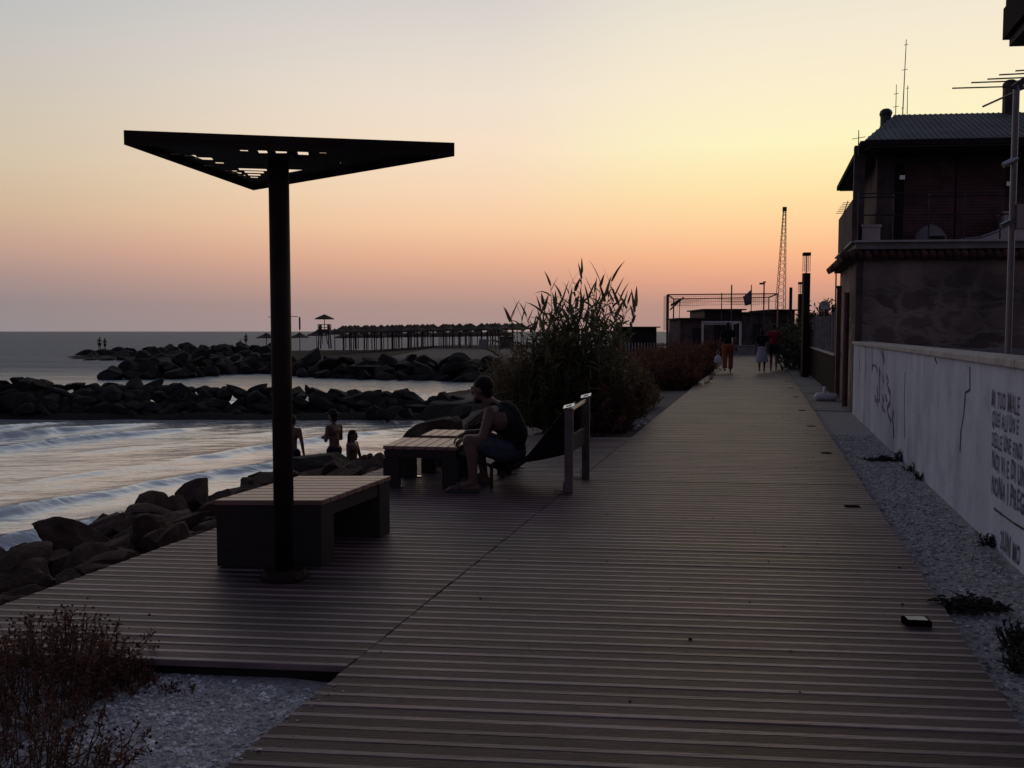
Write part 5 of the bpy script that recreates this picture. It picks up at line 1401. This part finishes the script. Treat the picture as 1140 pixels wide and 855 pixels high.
# ---------------------------------------------------------------- far beach bar and sports cage
def beach_fence():
    a = D(690, 388, 66); b = D(742, 386, 66); root = thing('picket_fence', 'low dark fence with pale pickets beyond the reeds', 'fence', None, (a.x, a.y, -.3)); Lx = b.x - a.x
    mb = MB()
    for k in range(16): mb.box((k * Lx / 15, 0, .45), (.07, .04, .95))
    part(mb, 'pickets', M['fencewood'], root); mb = MB(); mb.box((Lx / 2, .04, .75), (Lx, .04, .09)); mb.box((Lx / 2, .04, .25), (Lx, .04, .09)); part(mb, 'rails', M['darkwood'], root)
beach_fence()
def hut(label, u0, u1, vt, vb, d, dep, m, roof=None, name='beach_hut'):
    a, b = D(u0, vb, d), D(u1, vt, d); x0 = a.x; w_ = b.x - a.x; z0 = -.35; root = thing(name, label, 'beach hut', None, (a.x, d, z0)); h = b.z - z0
    mb = MB(); mb.box((w_ / 2, dep / 2, h / 2), (w_, dep, h)); part(mb, 'wall', m, root)
    mb = MB(); mb.box((w_ / 2, dep / 2 - .2, h + .06), (w_ + .5, dep + .6, .10)); part(mb, 'roof', roof or M['thatch'], root)
    mb = MB(); mb.box((w_ * .55, -.02, h * .5), (w_ * .35, .04, h * .5)); part(mb, 'opening', M['joist'], root)
hut('low flat-roofed hut beyond the reeds, left of the sports cage', 688, 731, 365, 386, 78, 4, M['darkwood'])
hut('long dark beach bar under the sports cage', 757, 795, 355.5, 386, 70, 5, M['plaster_dark'])
hut('taller block of the beach bar with flat roof', 784, 826, 345.5, 386, 72, 6, M['darkwood'])
hut('right wing of the beach bar behind the walkers', 825, 860, 349, 386, 72, 6, M['plaster_dark'])
hut('dark shed at the end of the boardwalk, right of the walkers', 858, 885, 346, 386, 74, 6, M['darkwood'])
def cage():
    d = 66; L_ = lambda u, v, y=66: D(u, v, y)
    o = L_(742, 386); root = thing('sports_cage', 'tall open steel sports cage with netting along its top', 'sports cage', None, (o.x, o.y, -.35)); O = Vector((o.x, o.y, -.35))
    c1, c2, c3, c4 = L_(743.5, 328), L_(866, 327), L_(856, 331, 76), L_(750, 333, 76)
    for c, r in ((c1, .16), (c2, .08), (c3, .08), (c4, .10)):
        mb = MB(); mb.bar(Vector((c.x, c.y, -.4)) - O, c - O, r); part(mb, 'post', M['crane_hazed'] if r < .12 else M['timber'], root)
    mb = MB()
    for a, b in ((c1, c2), (c2, c3), (c3, c4), (c4, c1)): mb.bar(a - O, b - O, .08)
    for a, b in ((c1, c2), (c4, c3)): mb.bar(a - O - UP * .55, b - O - UP * .55, .03)
    part(mb, 'top_rails', M['timber'], root)
    for a, b, n in ((c1, c2, 60), (c4, c3, 50)):
        mb = MB()
        for k in range(n + 1):
            p = a.lerp(b, k / n) - O; mb.bar(p, p - UP * (.55 + .25 * math.sin(k * .2)), .014)
        for z in (.14, .28, .42): mb.bar(a - O - UP * z, b - O - UP * z, .014)
        part(mb, 'netting', M['net'], root)
    mb = MB(); k = L_(761, 331) - O; mb.bar(L_(746, 345) - O, k, .10); mb.bar(L_(747, 340) - O, L_(757, 334) - O, .16); mb.bar(L_(756, 360) - O, L_(757, 334) - O, .04); part(mb, 'corner_brace', M['timber'], root)
    mb = MB()
    for i in range(5): p = c1 + Vector((.12, .3 + i * .5, 0)) - O; mb.bar(p, p - UP * 2.6, .03)
    part(mb, 'side_net', M['net'], root)
cage()
def goal():
    a = D(782, 379, 56); root = thing('goal_frame', 'white tubular frame like a goal in front of the beach bar', 'goal', None, (a.x, a.y, 0)); O = Vector((a.x, a.y, 0))
    l, r = D(782.5, 358.5, 56) - O, D(824.5, 358.5, 56) - O
    mb = MB(); mb.bar(Vector((l.x, 0, -.3)), l, .11); mb.bar(Vector((r.x, 0, -.3)), r, .11); mb.bar(l - Vector((.05, 0, 0)), r + Vector((.05, 0, 0)), .11); part(mb, 'front_frame', M['goalpaint'], root)
    mb = MB(); l2, r2 = l + Vector((.22, 1.1, -.12)), r + Vector((-.22, 1.1, -.12)); mb.bar(l2, r2, .06); mb.bar(l, l2, .06); mb.bar(r, r2, .06); mb.bar(l2, Vector((l2.x, l2.y, -.3)), .06); mb.bar(r2, Vector((r2.x, r2.y, -.3)), .06); part(mb, 'back_frame', M['goalpaint'], root)
goal()
mast('tall thin pole rising over the beach bar, leftmost of the bar poles', 803, 326, 360, 69, .035)
mast('tallest dark pole over the beach bar, left of the flag', 814, 317, 360, 69, .05)
def flag(root, h):
    mb = MB(); n = 6; vs = []
    for i in range(n + 1):
        t = i / n; x = -.62 * t; vs += [Vector((x, .06 * math.sin(t * 7), h - .35 - .55 * t)), Vector((x * .75, .06 * math.sin(t * 7 + .6), h - 1.5 - .1 * t))]
    mb.add(vs, [(2 * i, 2 * i + 1, 2 * i + 3, 2 * i + 2) for i in range(n)]); o = part(mb, 'flag', M['cloth_flag'], root, True); s_ = o.modifiers.new('t', 'SOLIDIFY'); s_.thickness = .02
mast('flagpole with a limp pale flag over the beach bar', 836, 317, 360, 69, .035, 'flagpole', flag, cat='flagpole')
def spot(root, h): mb = MB(); mb.box((-.18, 0, h - .12), (.34, .16, .14)); mb.box((.02, 0, h), (.2, .1, .1)); part(mb, 'floodlight', M['steel'], root)
mast('floodlight pole right of the flag over the beach bar', 850, 314, 360, 69, .05, extra=spot)
mast('reddish post standing right of the crane base', 880, 320, 350, 60, .10, m='corten', name='post', cat='post')
mast('thin pole against the hedge near the house tiles', 930, 294, 345, 45, .035)
def crane():
    b, t = D(868.5, 350, 160), D(873.5, 234, 160); root = thing('crane', 'thin lattice crane jib leaning against the sunset sky', 'crane', None, tuple(b)); ax = t - b
    mb = MB(); n = 30; w0 = .75
    corner = lambda f_, i: ax * f_ + Vector((((i & 1) - .5) * 2 * w0 * (1 - .72 * f_), ((i >> 1) - .5) * 2 * w0 * (1 - .72 * f_), 0))
    for i in range(4): mb.bar(corner(0, i), corner(1, i), .08)
    for k in range(n):
        for i, j in ((0, 1), (1, 3), (3, 2), (2, 0)): mb.bar(corner(k / n, i if k % 2 else j), corner((k + 1) / n, j if k % 2 else i), .05)
    part(mb, 'jib', M['crane_hazed'], root); mb = MB(); mb.box(ax + UP * .2, (.6, .6, .7)); part(mb, 'jib_head', M['timber'], root)
    mb = MB(); mb.box((0, 0, -.8), (3, 4, 2.4)); part(mb, 'cab', M['timber'], root)
crane()
# satellite dish, hedges beyond the fence
def dish():
    p = D(917, 341, 30); root = thing('satellite_dish', 'pale round satellite dish above the slat fence', 'satellite dish', None, (p.x, p.y, p.z)); mb = MB()
    rings = [(.0, .10), (.07, .085), (.13, .06), (.19, 0.02)]; n = 16
    vs = [Vector((r * math.cos(a), -z, r * math.sin(a))) for r, z in rings[1:] for a in [2 * math.pi * k / n for k in range(n)]] + [Vector((0, .0, 0)) - Vector((0, .10, 0))]
    vs = [Vector((v.x, -v.y - .1, v.z)) for v in vs]
    fs = [(i * n + k, i * n + (k + 1) % n, (i + 1) * n + (k + 1) % n, (i + 1) * n + k) for i in range(2) for k in range(n)] + [(2 * 0 + (k + 1) % n, k, 3 * n) for k in range(n)]
    mb.add(vs, fs); o = part(mb, 'reflector', M['goalpaint'], root, True); s_ = o.modifiers.new('t', 'SOLIDIFY'); s_.thickness = .01
    mb = MB(); mb.tube([(0, .05, 0), (.05, .2, -.6), (.05, .2, -p.z)], .03, 6); part(mb, 'bracket', M['steel'], root)
dish()
for i, (u, vt, d, w_) in enumerate([(925, 337, 34, 2.2), (915, 344, 42, 1.6), (905, 347, 50, 1.8), (899, 350, 62, 2.4), (934, 330, 30, 1.4)]):
    t = D(u, vt, d)
    shrub('hedge_bush', ['dark bush behind the slat fence, right of the dish', 'dark bush behind the slat fence, below the sky gap', 'dark bush behind the nearest lamp post', 'far dark bush at the end of the fence', 'dark bush rising against the house tiles'][i], (t.x, d, -.1), (w_, w_), (t.z + .1) / .98, 150, .20, M['hedgeleaf'], 'shrub', 'bushes behind the slat fence', per=46, lw=.45)
# end of the walkway: low pale wall and striped bench
p = P(905, 398, 0)
def crate(label, u0, u1, v0, v1, d, n):
    a, b = D(u0, v1, d), D(u1, v0, d); root = thing('slatted_barrier', label, 'barrier', None, (a.x, d, 0)); w_ = b.x - a.x
    mb = MB()
    for k in range(n): mb.box((w_ / 2, 0, a.z + (b.z - a.z) * (k + .5) / n), (w_, .05, (b.z - a.z) / n * .5))
    part(mb, 'slats', M['fencewood'], root); mb = MB()
    for x in (.05, w_ - .05): mb.box((x, .05, b.z / 2), (.07, .05, b.z)); 
    part(mb, 'posts', M['darkwood'], root)
crate('pale horizontal slat barrier beside the nearest lamp post', 884, 892, 366, 389, 38, 4)
p = P(845, 396.5, 0); mb = MB(); mb.box((0, 0, .28), (3.6, .35, .55)); mb.box((0, 0, .58), (3.8, .45, .06)); o = mb.build('low_wall', M['concrete']); o.location = (p.x, p.y + 2.2, 0); tag(o, 'low pale wall across the far end of the boardwalk', 'wall')
